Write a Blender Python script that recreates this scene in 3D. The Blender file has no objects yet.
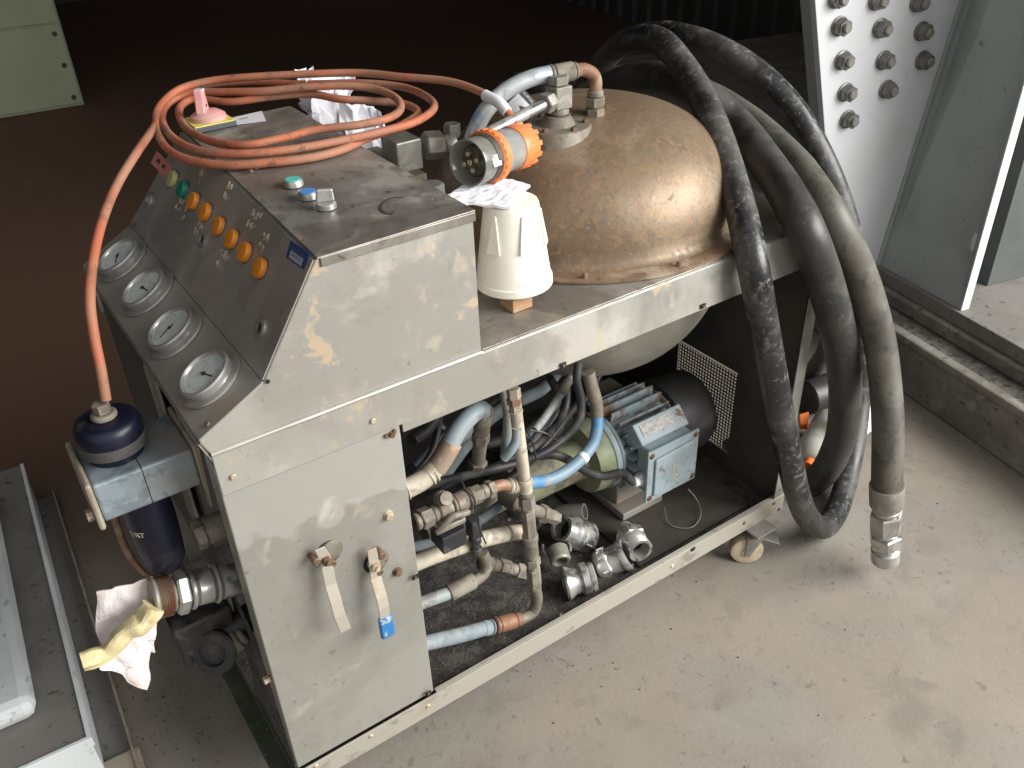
import bpy, math, random
from mathutils import Vector, Matrix, noise
random.seed(7)
SC = bpy.context.scene
COL = SC.collection

# ---------------------------------------------------------------- camera
CP = Vector((-0.1719, -0.9657, 1.4114))
YAW, PITCH, ROLL, FPX = 0.99062, 0.58441, -0.040515, 890.05
fw = Vector((math.cos(PITCH)*math.cos(YAW), math.cos(PITCH)*math.sin(YAW), -math.sin(PITCH)))
r0 = Vector((math.sin(YAW), -math.cos(YAW), 0)); u0 = r0.cross(fw)
rt = r0*math.cos(ROLL) + u0*math.sin(ROLL); up = -r0*math.sin(ROLL) + u0*math.cos(ROLL)
cd = bpy.data.cameras.new('camera'); cam = bpy.data.objects.new('camera', cd); COL.objects.link(cam)
cam.matrix_world = Matrix(((rt.x, up.x, -fw.x, CP.x), (rt.y, up.y, -fw.y, CP.y), (rt.z, up.z, -fw.z, CP.z), (0, 0, 0, 1)))
cd.sensor_width = 36; cd.lens = FPX/1024*36; cd.clip_start = .05; cd.clip_end = 200
SC.camera = cam
SC.render.resolution_x = 1024; SC.render.resolution_y = 768

# ---------------------------------------------------------------- world and lamps
w = bpy.data.worlds.new('World'); SC.world = w; w.use_nodes = True
wn = w.node_tree.nodes; wl = w.node_tree.links
bg = wn['Background']; bg.inputs['Strength'].default_value = 1.0
tc = wn.new('ShaderNodeTexCoord'); dp = wn.new('ShaderNodeVectorMath'); dp.operation = 'DOT_PRODUCT'
dp.inputs[1].default_value = Vector((-.12, -.87, .42)).normalized()
cr = wn.new('ShaderNodeValToRGB'); cr.color_ramp.interpolation = 'EASE'
cr.color_ramp.elements[0].position = .25; cr.color_ramp.elements[0].color = (.016, .0155, .015, 1)
cr.color_ramp.elements[1].position = 1.0; cr.color_ramp.elements[1].color = (.80, .80, .79, 1)
e = cr.color_ramp.elements.new(.58); e.color = (.105, .103, .10, 1)
mr = wn.new('ShaderNodeMapRange'); mr.inputs[1].default_value = -1; mr.inputs[2].default_value = 1
wl.new(tc.outputs['Generated'], dp.inputs[0]); wl.new(dp.outputs['Value'], mr.inputs[0])
wl.new(mr.outputs[0], cr.inputs[0]); wl.new(cr.outputs[0], bg.inputs['Color'])
def area(name, loc, target, sx, sy, power, color, spread=150):
    l = bpy.data.lights.new(name, 'AREA'); l.shape = 'RECTANGLE'; l.size = sx; l.size_y = sy
    l.energy = power; l.color = color; l.spread = math.radians(spread)
    o = bpy.data.objects.new(name, l); COL.objects.link(o); o.location = loc
    o.rotation_euler = (Vector(target)-Vector(loc)).to_track_quat('-Z', 'Y').to_euler()
area('doorway_daylight', (3.0, -2.7, 2.1), (.75, .0, .1), 3.6, 2.6, 146, (1.0, .985, .95), 97)
SC.view_settings.view_transform = 'Standard'; SC.view_settings.look = 'None'
SC.view_settings.exposure = 0.0; SC.view_settings.gamma = 1

# ---------------------------------------------------------------- helpers
def ray(px, py): return fw + rt*((px-512)/FPX) - up*((py-384)/FPX)
def at(px, py, y):            # point of the plane Y = y seen at a pixel
    d = ray(px, py); return CP + d*((y-CP.y)/d.y)
def atx(px, py, x):
    d = ray(px, py); return CP + d*((x-CP.x)/d.x)
def atz(px, py, z):
    d = ray(px, py); return CP + d*((z-CP.z)/d.z)
def atp(px, py, P0, n):
    d = ray(px, py); return CP + d*((Vector(P0)-CP).dot(n)/d.dot(n))

MATS = {}
def pm(name, base, rough=.5, metal=0, layers=(), bump=None, trans=0, coat=0, stretch=(1,1,1), rvar=0, spec=.5):
    """procedural material: base colour, then noise-masked layers (colour, scale, lo, hi, amount, roughness)"""
    m = bpy.data.materials.new(name); m.use_nodes = True; n = m.node_tree.nodes; l = m.node_tree.links
    b = n['Principled BSDF']; b.inputs['Metallic'].default_value = metal; b.inputs['Roughness'].default_value = rough
    b.inputs['Specular IOR Level'].default_value = spec
    if trans: b.inputs['Transmission Weight'].default_value = trans
    if coat: b.inputs['Coat Weight'].default_value = coat
    t = n.new('ShaderNodeTexCoord'); mp = n.new('ShaderNodeMapping'); mp.inputs['Scale'].default_value = stretch
    l.new(t.outputs['Object'], mp.inputs[0])
    rgb = n.new('ShaderNodeRGB'); rgb.outputs[0].default_value = (*base, 1); cur = rgb.outputs[0]
    met = None; rg = None
    for i, L in enumerate(layers):
        c, s, lo, hi, amt = L[:5]; lo -= .05; hi -= .045
        nz = n.new('ShaderNodeTexNoise'); nz.inputs['Scale'].default_value = s; nz.inputs['Detail'].default_value = 7
        nz.inputs['Roughness'].default_value = .62; nz.inputs['Distortion'].default_value = .4
        of = n.new('ShaderNodeVectorMath'); of.operation = 'ADD'; of.inputs[1].default_value = (i*3.7+1.3, i*1.9, i*5.1)
        l.new(mp.outputs[0], of.inputs[0]); l.new(of.outputs[0], nz.inputs['Vector'])
        r = n.new('ShaderNodeMapRange'); r.interpolation_type = 'SMOOTHSTEP'
        r.inputs[1].default_value = lo; r.inputs[2].default_value = hi; r.inputs[3].default_value = 0; r.inputs[4].default_value = amt
        l.new(nz.outputs['Fac'], r.inputs[0])
        x = n.new('ShaderNodeMix'); x.data_type = 'RGBA'; x.inputs[7].default_value = (*c, 1)
        l.new(r.outputs[0], x.inputs[0]); l.new(cur, x.inputs[6]); cur = x.outputs[2]
        if len(L) > 5:      # this layer is dull (rust, dust): roughness up, metallic down
            a = n.new('ShaderNodeMix'); a.data_type = 'FLOAT'; a.inputs[3].default_value = L[5]
            if rg is None: a.inputs[2].default_value = rough
            else: l.new(rg, a.inputs[2])
            l.new(r.outputs[0], a.inputs[0]); rg = a.outputs[0]
            q = n.new('ShaderNodeMix'); q.data_type = 'FLOAT'; q.inputs[3].default_value = 0
            if met is None: q.inputs[2].default_value = metal
            else: l.new(met, q.inputs[2])
            l.new(r.outputs[0], q.inputs[0]); met = q.outputs[0]
    l.new(cur, b.inputs['Base Color'])
    if rvar:
        nz = n.new('ShaderNodeTexNoise'); nz.inputs['Scale'].default_value = 9; nz.inputs['Detail'].default_value = 6
        l.new(mp.outputs[0], nz.inputs['Vector'])
        a = n.new('ShaderNodeMath'); a.operation = 'MULTIPLY_ADD'; a.inputs[1].default_value = rvar*2
        l.new(nz.outputs['Fac'], a.inputs[0])
        if rg is None: a.inputs[2].default_value = rough-rvar
        else:
            s_ = n.new('ShaderNodeMath'); s_.operation = 'SUBTRACT'; s_.inputs[1].default_value = rvar; l.new(rg, s_.inputs[0]); l.new(s_.outputs[0], a.inputs[2])
        rg = a.outputs[0]
    if rg: l.new(rg, b.inputs['Roughness'])
    if met: l.new(met, b.inputs['Metallic'])
    if bump:
        nz = n.new('ShaderNodeTexNoise'); nz.inputs['Scale'].default_value = bump[0]; nz.inputs['Detail'].default_value = 8
        nz.inputs['Roughness'].default_value = .65
        l.new(mp.outputs[0], nz.inputs['Vector'])
        bp = n.new('ShaderNodeBump'); bp.inputs['Strength'].default_value = bump[1]; bp.inputs['Distance'].default_value = bump[2] if len(bump) > 2 else .002
        l.new(nz.outputs['Fac'], bp.inputs['Height']); l.new(bp.outputs[0], b.inputs['Normal'])
    MATS[name] = m; return m
RUST = (.27, .11, .045); DUST = (.33, .28, .22)
pm('steel_side', (.44, .428, .385), .36, .6, [((.33, .318, .28), 2.4, .47, .62, .6, .5), ((.52, .505, .46), 5, .56, .68, .5, .36), ((.40, .32, .21), 15, .63, .72, .45, .65), ((.45, .30, .14), 17, .655, .72, .6, .75), ((.36, .34, .29), 24, .58, .68, .3), ((.16, .14, .11), 95, .69, .75, .5)], (140, .10), rvar=.09)
pm('steel_panel', (.355, .345, .31), .36, .5, [((.29, .28, .245), 3, .47, .64, .5, .46), ((.38, .31, .215), 14, .635, .73, .45, .7), ((.40, .39, .36), 3, .54, .68, .45), ((.29, .275, .24), 22, .60, .70, .35), ((.15, .13, .11), 80, .67, .73, .45)], (140, .10), rvar=.09)
pm('steel_top', (.31, .295, .265), .40, .5, [((.20, .18, .155), 6, .46, .62, .75), ((.34, .27, .19), 12, .56, .68, .45, .6), ((.46, .45, .42), 4, .54, .66, .55), ((.16, .14, .11), 26, .60, .68, .5), ((.08, .06, .045), 60, .66, .71, .6)], (120, .10), rvar=.12)
pm('steel_dark', (.36, .345, .315), .42, .55, [((.26, .235, .20), 6, .44, .65, .6, .6), ((.30, .20, .12), 11, .60, .72, .5, .7), ((.44, .42, .39), 5, .56, .7, .4)], (50, .1), rvar=.1)
pm('rail_steel', (.43, .41, .355), .48, .35, [((.31, .285, .235), 6, .46, .66, .6, .6), ((.20, .165, .12), 30, .62, .71, .6), ((.36, .25, .14), 14, .63, .71, .5)], (40, .12), stretch=(.5, 1, 1))
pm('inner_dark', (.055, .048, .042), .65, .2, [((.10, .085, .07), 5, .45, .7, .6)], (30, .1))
pm('tray_grit', (.060, .054, .049), .95, 0, [((.125, .112, .10), 14, .47, .64, .7), ((.03, .027, .024), 45, .52, .64, .7), ((.22, .20, .18), 160, .64, .70, .6)], (120, .9, .004))
pm('rusty_dome', (.215, .155, .100), .46, .38, [((.13, .088, .052), 4, .46, .64, .75, .58), ((.31, .255, .18), 4.5, .54, .68, .55, .42), ((.085, .062, .042), 17, .60, .69, .55, .65), ((.28, .165, .085), 70, .56, .66, .5), ((.11, .08, .055), 130, .58, .68, .45), ((.40, .345, .255), 150, .67, .73, .45)], (90, .25), rvar=.08)
pm('rust_flange', (.23, .155, .10), .6, .3, [((.14, .08, .05), 12, .44, .60, .8, .7), ((.36, .29, .21), 8, .54, .66, .7, .6), ((.08, .05, .035), 50, .60, .68, .6)], (70, .25))
pm('bowl_metal', (.33, .31, .27), .55, .45, [((.22, .20, .17), 8, .45, .65, .6), ((.15, .12, .10), 60, .62, .7, .4)], (60, .1))
pm('fitting_dusty', (.23, .205, .165), .6, .35, [((.13, .11, .085), 18, .44, .60, .75, .75), ((.31, .28, .23), 12, .54, .66, .6, .8), ((.22, .11, .05), 30, .64, .72, .6, .85), ((.08, .065, .05), 70, .62, .69, .5)], (120, .3))
pm('fitting_zinc', (.28, .272, .245), .46, .5, [((.17, .155, .125), 20, .46, .62, .7, .6), ((.37, .36, .32), 30, .56, .68, .5)], (90, .25))
pm('copper_rust', (.27, .145, .085), .5, .3, [((.19, .095, .055), 25, .44, .60, .8, .7), ((.30, .25, .19), 16, .54, .66, .7, .8)], (80, .25))
pm('cream_sleeve', (.46, .41, .32), .6, 0, [((.30, .26, .20), 14, .48, .62, .8), ((.36, .20, .09), 11, .60, .69, .8), ((.16, .13, .10), 34, .60, .68, .6)], (90, .25))
pm('rust_sleeve', (.36, .20, .115), .7, 0, [((.26, .21, .165), 16, .48, .64, .8), ((.48, .41, .32), 28, .58, .68, .6)], (90, .3))
pm('pale_blue_hose', (.22, .29, .33), .55, 0, [((.28, .27, .24), 9, .44, .60, .85), ((.12, .12, .12), 26, .58, .68, .7)], (120, .2))
pm('bright_blue_hose', (.065, .20, .37), .5, 0, [((.19, .25, .30), 7, .48, .62, .8), ((.28, .25, .21), 24, .57, .67, .75)], (120, .15))
pm('silver_blue_hose', (.46, .49, .50), .35, .3, [((.15, .32, .55), 8, .55, .65, .7), ((.15, .17, .20), 26, .60, .7, .6), ((.60, .61, .60), 18, .54, .66, .6)], (60, .2))
pm('grey_hose', (.20, .24, .27), .75, 0, [((.32, .31, .28), 35, .5, .68, .7), ((.11, .12, .13), 14, .52, .7, .6)], (150, .3))
pm('black_rubber', (.013, .014, .016), .30, 0, [((.085, .08, .072), 4.5, .45, .68, .85, .65), ((.17, .16, .14), 30, .60, .70, .55, .9), ((.20, .19, .165), 90, .62, .69, .45, .9), ((.012, .012, .013), 13, .60, .68, .7)], (90, .3))
pm('grey_rubber', (.030, .0285, .027), .42, 0, [((.065, .061, .055), 5, .47, .66, .75, .7), ((.016, .016, .015), 13, .57, .68, .6), ((.14, .13, .11), 70, .66, .72, .5)], (70, .35))
pm('tan_rubber', (.085, .079, .065), .5, 0, [((.125, .115, .092), 9, .47, .64, .7, .7), ((.045, .041, .034), 12, .55, .66, .7), ((.025, .023, .02), 60, .64, .70, .6)], (70, .35))
pm('black_conduit', (.020, .020, .022), .5, 0, [((.085, .078, .07), 18, .53, .68, .6, .8)], (80, .2))
pm('cable_orange', (.42, .125, .062), .65, 0, [((.33, .19, .125), 8, .44, .66, .7, .7), ((.20, .105, .065), 16, .57, .68, .6, .8), ((.07, .045, .03), 60, .65, .71, .6)], (110, .35))
pm('plug_orange', (.78, .20, .055), .42, 0, [((.60, .24, .12), 30, .52, .7, .5)], (80, .08))
pm('plug_grey', (.23, .235, .22), .28, 0, [((.36, .34, .30), 25, .5, .7, .5)])
pm('plug_clear', (.20, .20, .18), .16, 0, [((.30, .285, .24), 30, .5, .66, .6)], trans=.3)
pm('plug_dark', (.045, .042, .036), .5, 0, [((.14, .125, .10), 60, .5, .66, .5)])
pm('brass', (.40, .34, .22), .4, .8)
pm('white_plastic', (.78, .75, .66), .38, 0, [((.62, .57, .46), 8, .55, .72, .5), ((.35, .31, .26), 60, .69, .75, .5)], (20, .03))
pm('paper', (.80, .79, .84), .8, 0, [((.66, .66, .70), 12, .5, .68, .4)], (60, .2))
pm('rag_white', (.76, .70, .70), .85, 0, [((.62, .48, .40), 14, .56, .68, .6), ((.28, .24, .22), 60, .68, .73, .8)], (120, .4))
pm('rag_yellow', (.66, .57, .32), .85, 0, [((.46, .34, .15), 22, .48, .66, .8), ((.76, .72, .60), 35, .6, .7, .6)], (120, .5))
pm('wood', (.40, .25, .14), .8, 0, [((.27, .15, .08), 20, .45, .65, .7)], (60, .4), stretch=(1, 1, 5))
pm('blue_paint', (.0045, .0055, .018), .40, 0, [((.045, .04, .03), 13, .56, .68, .7, .8), ((.008, .010, .030), 8, .5, .7, .5)], (60, .2))
pm('blue_paint_band', (.07, .065, .065), .7, 0, [((.13, .11, .09), 20, .5, .7, .6)])
pm('filter_grey', (.27, .31, .335), .45, .3, [((.15, .19, .215), 12, .56, .60, .8), ((.22, .185, .135), 7, .50, .66, .65, .7), ((.35, .43, .50), 5, .54, .68, .5)], (50, .12))
pm('cream_metal', (.36, .32, .25), .6, .1, [((.20, .15, .10), 16, .48, .66, .7)], (60, .15))
pm('green_paint', (.17, .21, .105), .5, 0, [((.22, .205, .15), 7, .44, .58, .85, .8), ((.17, .10, .06), 24, .58, .68, .75), ((.07, .07, .055), 14, .54, .66, .7)], (60, .2))
pm('motor_blue', (.29, .355, .385), .5, 0, [((.20, .235, .245), 9, .48, .64, .7), ((.16, .08, .045), 17, .645, .70, .9, .85), ((.085, .06, .045), 36, .65, .71, .6)], (60, .2))
pm('motor_fins', (.28, .345, .375), .5, 0, [((.16, .085, .05), 9, .52, .62, .9, .85), ((.09, .06, .045), 30, .58, .68, .7)], (60, .2))
pm('motor_cowl', (.022, .022, .022), .5, 0, [((.07, .062, .055), 12, .5, .7, .6)], (60, .1))
pm('nameplate_metal', (.22, .21, .20), .45, .6, [((.10, .09, .08), 120, .5, .6, .6)])
pm('chrome', (.50, .50, .48), .27, .9, [((.28, .26, .235), 28, .48, .64, .7, .5)], (70, .12), rvar=.06)
pm('stainless_cap', (.48, .47, .45), .33, .6, [((.30, .285, .26), 22, .5, .66, .6)], (50, .08), rvar=.06)
pm('gauge_dial', (.58, .62, .61), .4, 0, [((.38, .41, .41), 22, .5, .64, .6)])
pm('ink', (.03, .035, .04), .6)
pm('dark_gap', (.01, .01, .01), .9)
pm('bolt_rust', (.20, .13, .085), .6, .3, [((.12, .065, .04), 80, .45, .6, .8)], (150, .3))
pm('bolt_pale', (.55, .48, .36), .5, .3, [((.34, .22, .12), 60, .5, .65, .7)], (120, .2))
pm('lamp_orange', (.74, .25, .018), .45, 0, [((.55, .20, .03), 40, .5, .7, .5)])
pm('lamp_green', (.01, .22, .15), .4); pm('lamp_yellow', (.46, .43, .20), .5)
pm('cap_aqua', (.10, .52, .44), .5); pm('cap_blue', (.08, .28, .62), .5)
pm('pink_plastic', (.66, .30, .29), .5, 0, [((.55, .38, .33), 22, .5, .7, .6)]); pm('yellow_plate', (.66, .62, .16), .5); pm('grey_edge', (.07, .08, .09), .5)
pm('label_white', (.68, .68, .70), .6); pm('label_pink', (.62, .22, .19), .6); pm('label_blue', (.02, .06, .20), .4); pm('label_pale', (.36, .40, .44), .5)
pm('paint_pen', (.60, .52, .38), .8, 0, [((.34, .26, .18), 90, .45, .6, .8)])
pm('blue_grip', (.03, .17, .40), .5, 0, [((.42, .43, .40), 50, .63, .68, .9)], (70, .3))
pm('lever_steel', (.47, .44, .37), .45, .4, [((.36, .25, .15), 30, .56, .69, .7, .7)], (60, .1))
pm('caster_cream', (.56, .48, .34), .5, 0, [((.36, .28, .18), 18, .5, .68, .7)], (60, .2))
pm('caster_zinc', (.32, .31, .29), .5, .5, [((.20, .18, .16), 22, .5, .7, .6)])
pm('beam_paint', (.66, .68, .70), .5, 0, [((.58, .59, .60), 4, .5, .7, .5), ((.22, .20, .17), 50, .71, .77, .5)], (25, .04))
pm('beam_paint_shaded', (.36, .385, .38), .6, 0, [((.28, .30, .295), 5, .5, .7, .5), ((.10, .10, .09), 40, .68, .75, .6)], (25, .04))  # same column paint, darkened to carry the shade on web and haunch
pm('facade_teal', (.085, .092, .088), .7, 0, [((.055, .06, .057), 6, .5, .7, .5)], (30, .08))
pm('beam_bolt', (.22, .215, .205), .40, .6, [((.13, .11, .09), 40, .5, .64, .6, .6)], (90, .2))
pm('plinth_concrete', (.22, .205, .175), .9, 0, [((.13, .12, .10), 7, .45, .62, .75), ((.06, .054, .045), 35, .64, .70, .7), ((.32, .30, .26), 16, .6, .7, .5)], (50, .6, .004))
pm('plinth_dirt', (.10, .09, .08), .9, 0, [((.20, .19, .17), 12, .5, .66, .6), ((.04, .036, .03), 60, .55, .65, .8)], (70, .8, .004))
pm('cabinet_green', (.34, .37, .25), .6, 0, [((.28, .30, .21), 3, .45, .7, .5)])
pm('shed_wall', (.075, .075, .075), .6, .1, [((.03, .03, .03), 2, .45, .7, .5)])
pm('box_grey', (.19, .18, .165), .7, 0, [((.14, .13, .115), 6, .5, .66, .6), ((.05, .045, .04), 50, .64, .70, .7)], (40, .15))
pm('box_pale', (.68, .72, .73), .55, 0, [((.54, .57, .58), 6, .5, .66, .6), ((.22,.20,.17), 40, .64, .71, .5)], (40, .1))
pm('mossy_dark', (.06, .062, .05), .9, 0, [((.04, .07, .025), 20, .5, .62, .8), ((.13, .12, .10), 12, .55, .7, .6)], (80, .5))
pm('bottle_cloudy', (.62, .62, .58), .25, 0, [((.55, .48, .28), 10, .48, .64, .7)], trans=.3)
pm('orange_bit', (.72, .16, .03), .5); pm('tie_black', (.02, .02, .022), .4); pm('white_cap', (.72, .70, .66), .5)
pm('steel_wire', (.30, .28, .24), .5, .6)
def panel_mark():
    m = MATS['steel_panel']; n = m.node_tree.nodes; l = m.node_tree.links; b = n['Principled BSDF']; cur = b.inputs['Base Color'].links[0].from_socket
    g = n.new('ShaderNodeNewGeometry'); sp = n.new('ShaderNodeSeparateXYZ'); l.new(g.outputs['Position'], sp.inputs[0])
    nz = n.new('ShaderNodeTexNoise'); nz.inputs['Scale'].default_value = 11; nz.inputs['Detail'].default_value = 2; l.new(g.outputs['Position'], nz.inputs['Vector'])
    a = n.new('ShaderNodeMath'); a.operation = 'MULTIPLY_ADD'; a.inputs[1].default_value = .16; l.new(nz.outputs['Fac'], a.inputs[0]); l.new(sp.outputs['Z'], a.inputs[2])
    r = n.new('ShaderNodeMapRange'); r.inputs[1].default_value = .622; r.inputs[2].default_value = .630; r.inputs[4].default_value = .8; l.new(a.outputs[0], r.inputs[0])
    x = n.new('ShaderNodeMix'); x.data_type = 'RGBA'; x.inputs[7].default_value = (.50, .49, .455, 1); l.new(r.outputs[0], x.inputs[0]); l.new(cur, x.inputs[6]); l.new(x.outputs[2], b.inputs['Base Color'])
panel_mark()
# concrete floor: pale near the door, browner dust further into the shed, fine pits and spots
STAINS = [(1.065,-.455,.035,(.35,1.9),.55), (1.10,-.52,.025,(.6,1.8),.4), (1.50,-.20,.03,(0,1.4),.35), (.80,-.22,.018,(0,1.6),.35), (.62,-.16,.014,(0,1.3),.3), (.30,-.06,.05,(.3,1.5),.35), (1.9,.02,.05,(1.2,2.2),.5), (-.12,.42,.06,(.8,1.6),.4)]
def floor_mat():
    m = pm('concrete_floor', (.240, .218, .187), .80, 0, [((.205, .183, .152), 11, .50, .66, .35), ((.12, .105, .085), 48, .63, .70, .6), ((.205, .185, .155), 1.7, .42, .66, .6), ((.28, .268, .242), 4.5, .5, .7, .4), ((.27, .225, .175), 2.3, .52, .66, .5), ((.17, .15, .125), 9, .60, .72, .4), ((.11, .095, .08), 34, .68, .73, .55), ((.28, .26, .23), 95, .60, .72, .4)], (110, .35, .002), rvar=.08)
    n = m.node_tree.nodes; l = m.node_tree.links; b = n['Principled BSDF']
    cur = b.inputs['Base Color'].links[0].from_socket
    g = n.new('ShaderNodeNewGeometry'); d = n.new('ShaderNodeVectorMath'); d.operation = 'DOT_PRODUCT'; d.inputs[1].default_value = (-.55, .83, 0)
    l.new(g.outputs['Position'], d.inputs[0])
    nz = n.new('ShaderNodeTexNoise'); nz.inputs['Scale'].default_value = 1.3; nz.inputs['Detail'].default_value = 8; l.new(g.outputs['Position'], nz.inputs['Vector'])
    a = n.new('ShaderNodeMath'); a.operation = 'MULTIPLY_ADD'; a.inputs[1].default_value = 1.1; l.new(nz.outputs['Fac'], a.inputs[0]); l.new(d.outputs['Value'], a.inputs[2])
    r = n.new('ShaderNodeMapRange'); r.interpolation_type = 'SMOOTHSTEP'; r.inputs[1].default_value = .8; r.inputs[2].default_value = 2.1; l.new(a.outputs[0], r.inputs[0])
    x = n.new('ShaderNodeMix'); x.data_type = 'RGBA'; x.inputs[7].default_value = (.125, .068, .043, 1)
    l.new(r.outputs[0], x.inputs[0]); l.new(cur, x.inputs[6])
    # oil spots
    cur = x.outputs[2]
    vo = n.new('ShaderNodeTexVoronoi'); vo.inputs['Scale'].default_value = 4.5
    n3 = n.new('ShaderNodeTexNoise'); n3.inputs['Scale'].default_value = 22; n3.inputs['Detail'].default_value = 4
    l.new(g.outputs['Position'], n3.inputs['Vector'])
    ad = n.new('ShaderNodeVectorMath'); ad.operation = 'MULTIPLY_ADD'; ad.inputs[1].default_value = (.05, .05, .05)
    l.new(n3.outputs['Color'], ad.inputs[0]); l.new(g.outputs['Position'], ad.inputs[2]); l.new(ad.outputs[0], vo.inputs['Vector'])
    r2 = n.new('ShaderNodeMapRange'); r2.interpolation_type = 'SMOOTHSTEP'; r2.inputs[1].default_value = .05; r2.inputs[2].default_value = .13; r2.inputs[3].default_value = .5; r2.inputs[4].default_value = 0
    l.new(vo.outputs['Distance'], r2.inputs[0])
    x2 = n.new('ShaderNodeMix'); x2.data_type = 'RGBA'; x2.inputs[7].default_value = (.16, .14, .12, 1)
    l.new(r2.outputs[0], x2.inputs[0]); l.new(cur, x2.inputs[6]); cur = x2.outputs[2]
    for (sx, sy, rad, asp, am) in STAINS:
        mpp = n.new('ShaderNodeMapping'); mpp.vector_type = 'TEXTURE'; mpp.inputs['Location'].default_value = (sx, sy, 0); mpp.inputs['Rotation'].default_value = (0, 0, asp[0]); mpp.inputs['Scale'].default_value = (rad*asp[1], rad, 1)
        sep = n.new('ShaderNodeVectorMath'); sep.operation = 'MULTIPLY'; sep.inputs[1].default_value = (1, 1, 0); l.new(ad.outputs[0], sep.inputs[0])
        l.new(sep.outputs[0], mpp.inputs['Vector'])
        ln = n.new('ShaderNodeVectorMath'); ln.operation = 'LENGTH'; l.new(mpp.outputs[0], ln.inputs[0])
        rr_ = n.new('ShaderNodeMapRange'); rr_.interpolation_type = 'SMOOTHSTEP'; rr_.inputs[1].default_value = .45; rr_.inputs[2].default_value = 1.35; rr_.inputs[3].default_value = am; rr_.inputs[4].default_value = 0; l.new(ln.outputs['Value'], rr_.inputs[0])
        xx = n.new('ShaderNodeMix'); xx.data_type = 'RGBA'; xx.inputs[7].default_value = (.17, .15, .125, 1); l.new(rr_.outputs[0], xx.inputs[0]); l.new(cur, xx.inputs[6]); cur = xx.outputs[2]
    l.new(cur, b.inputs['Base Color'])
floor_mat()

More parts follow.
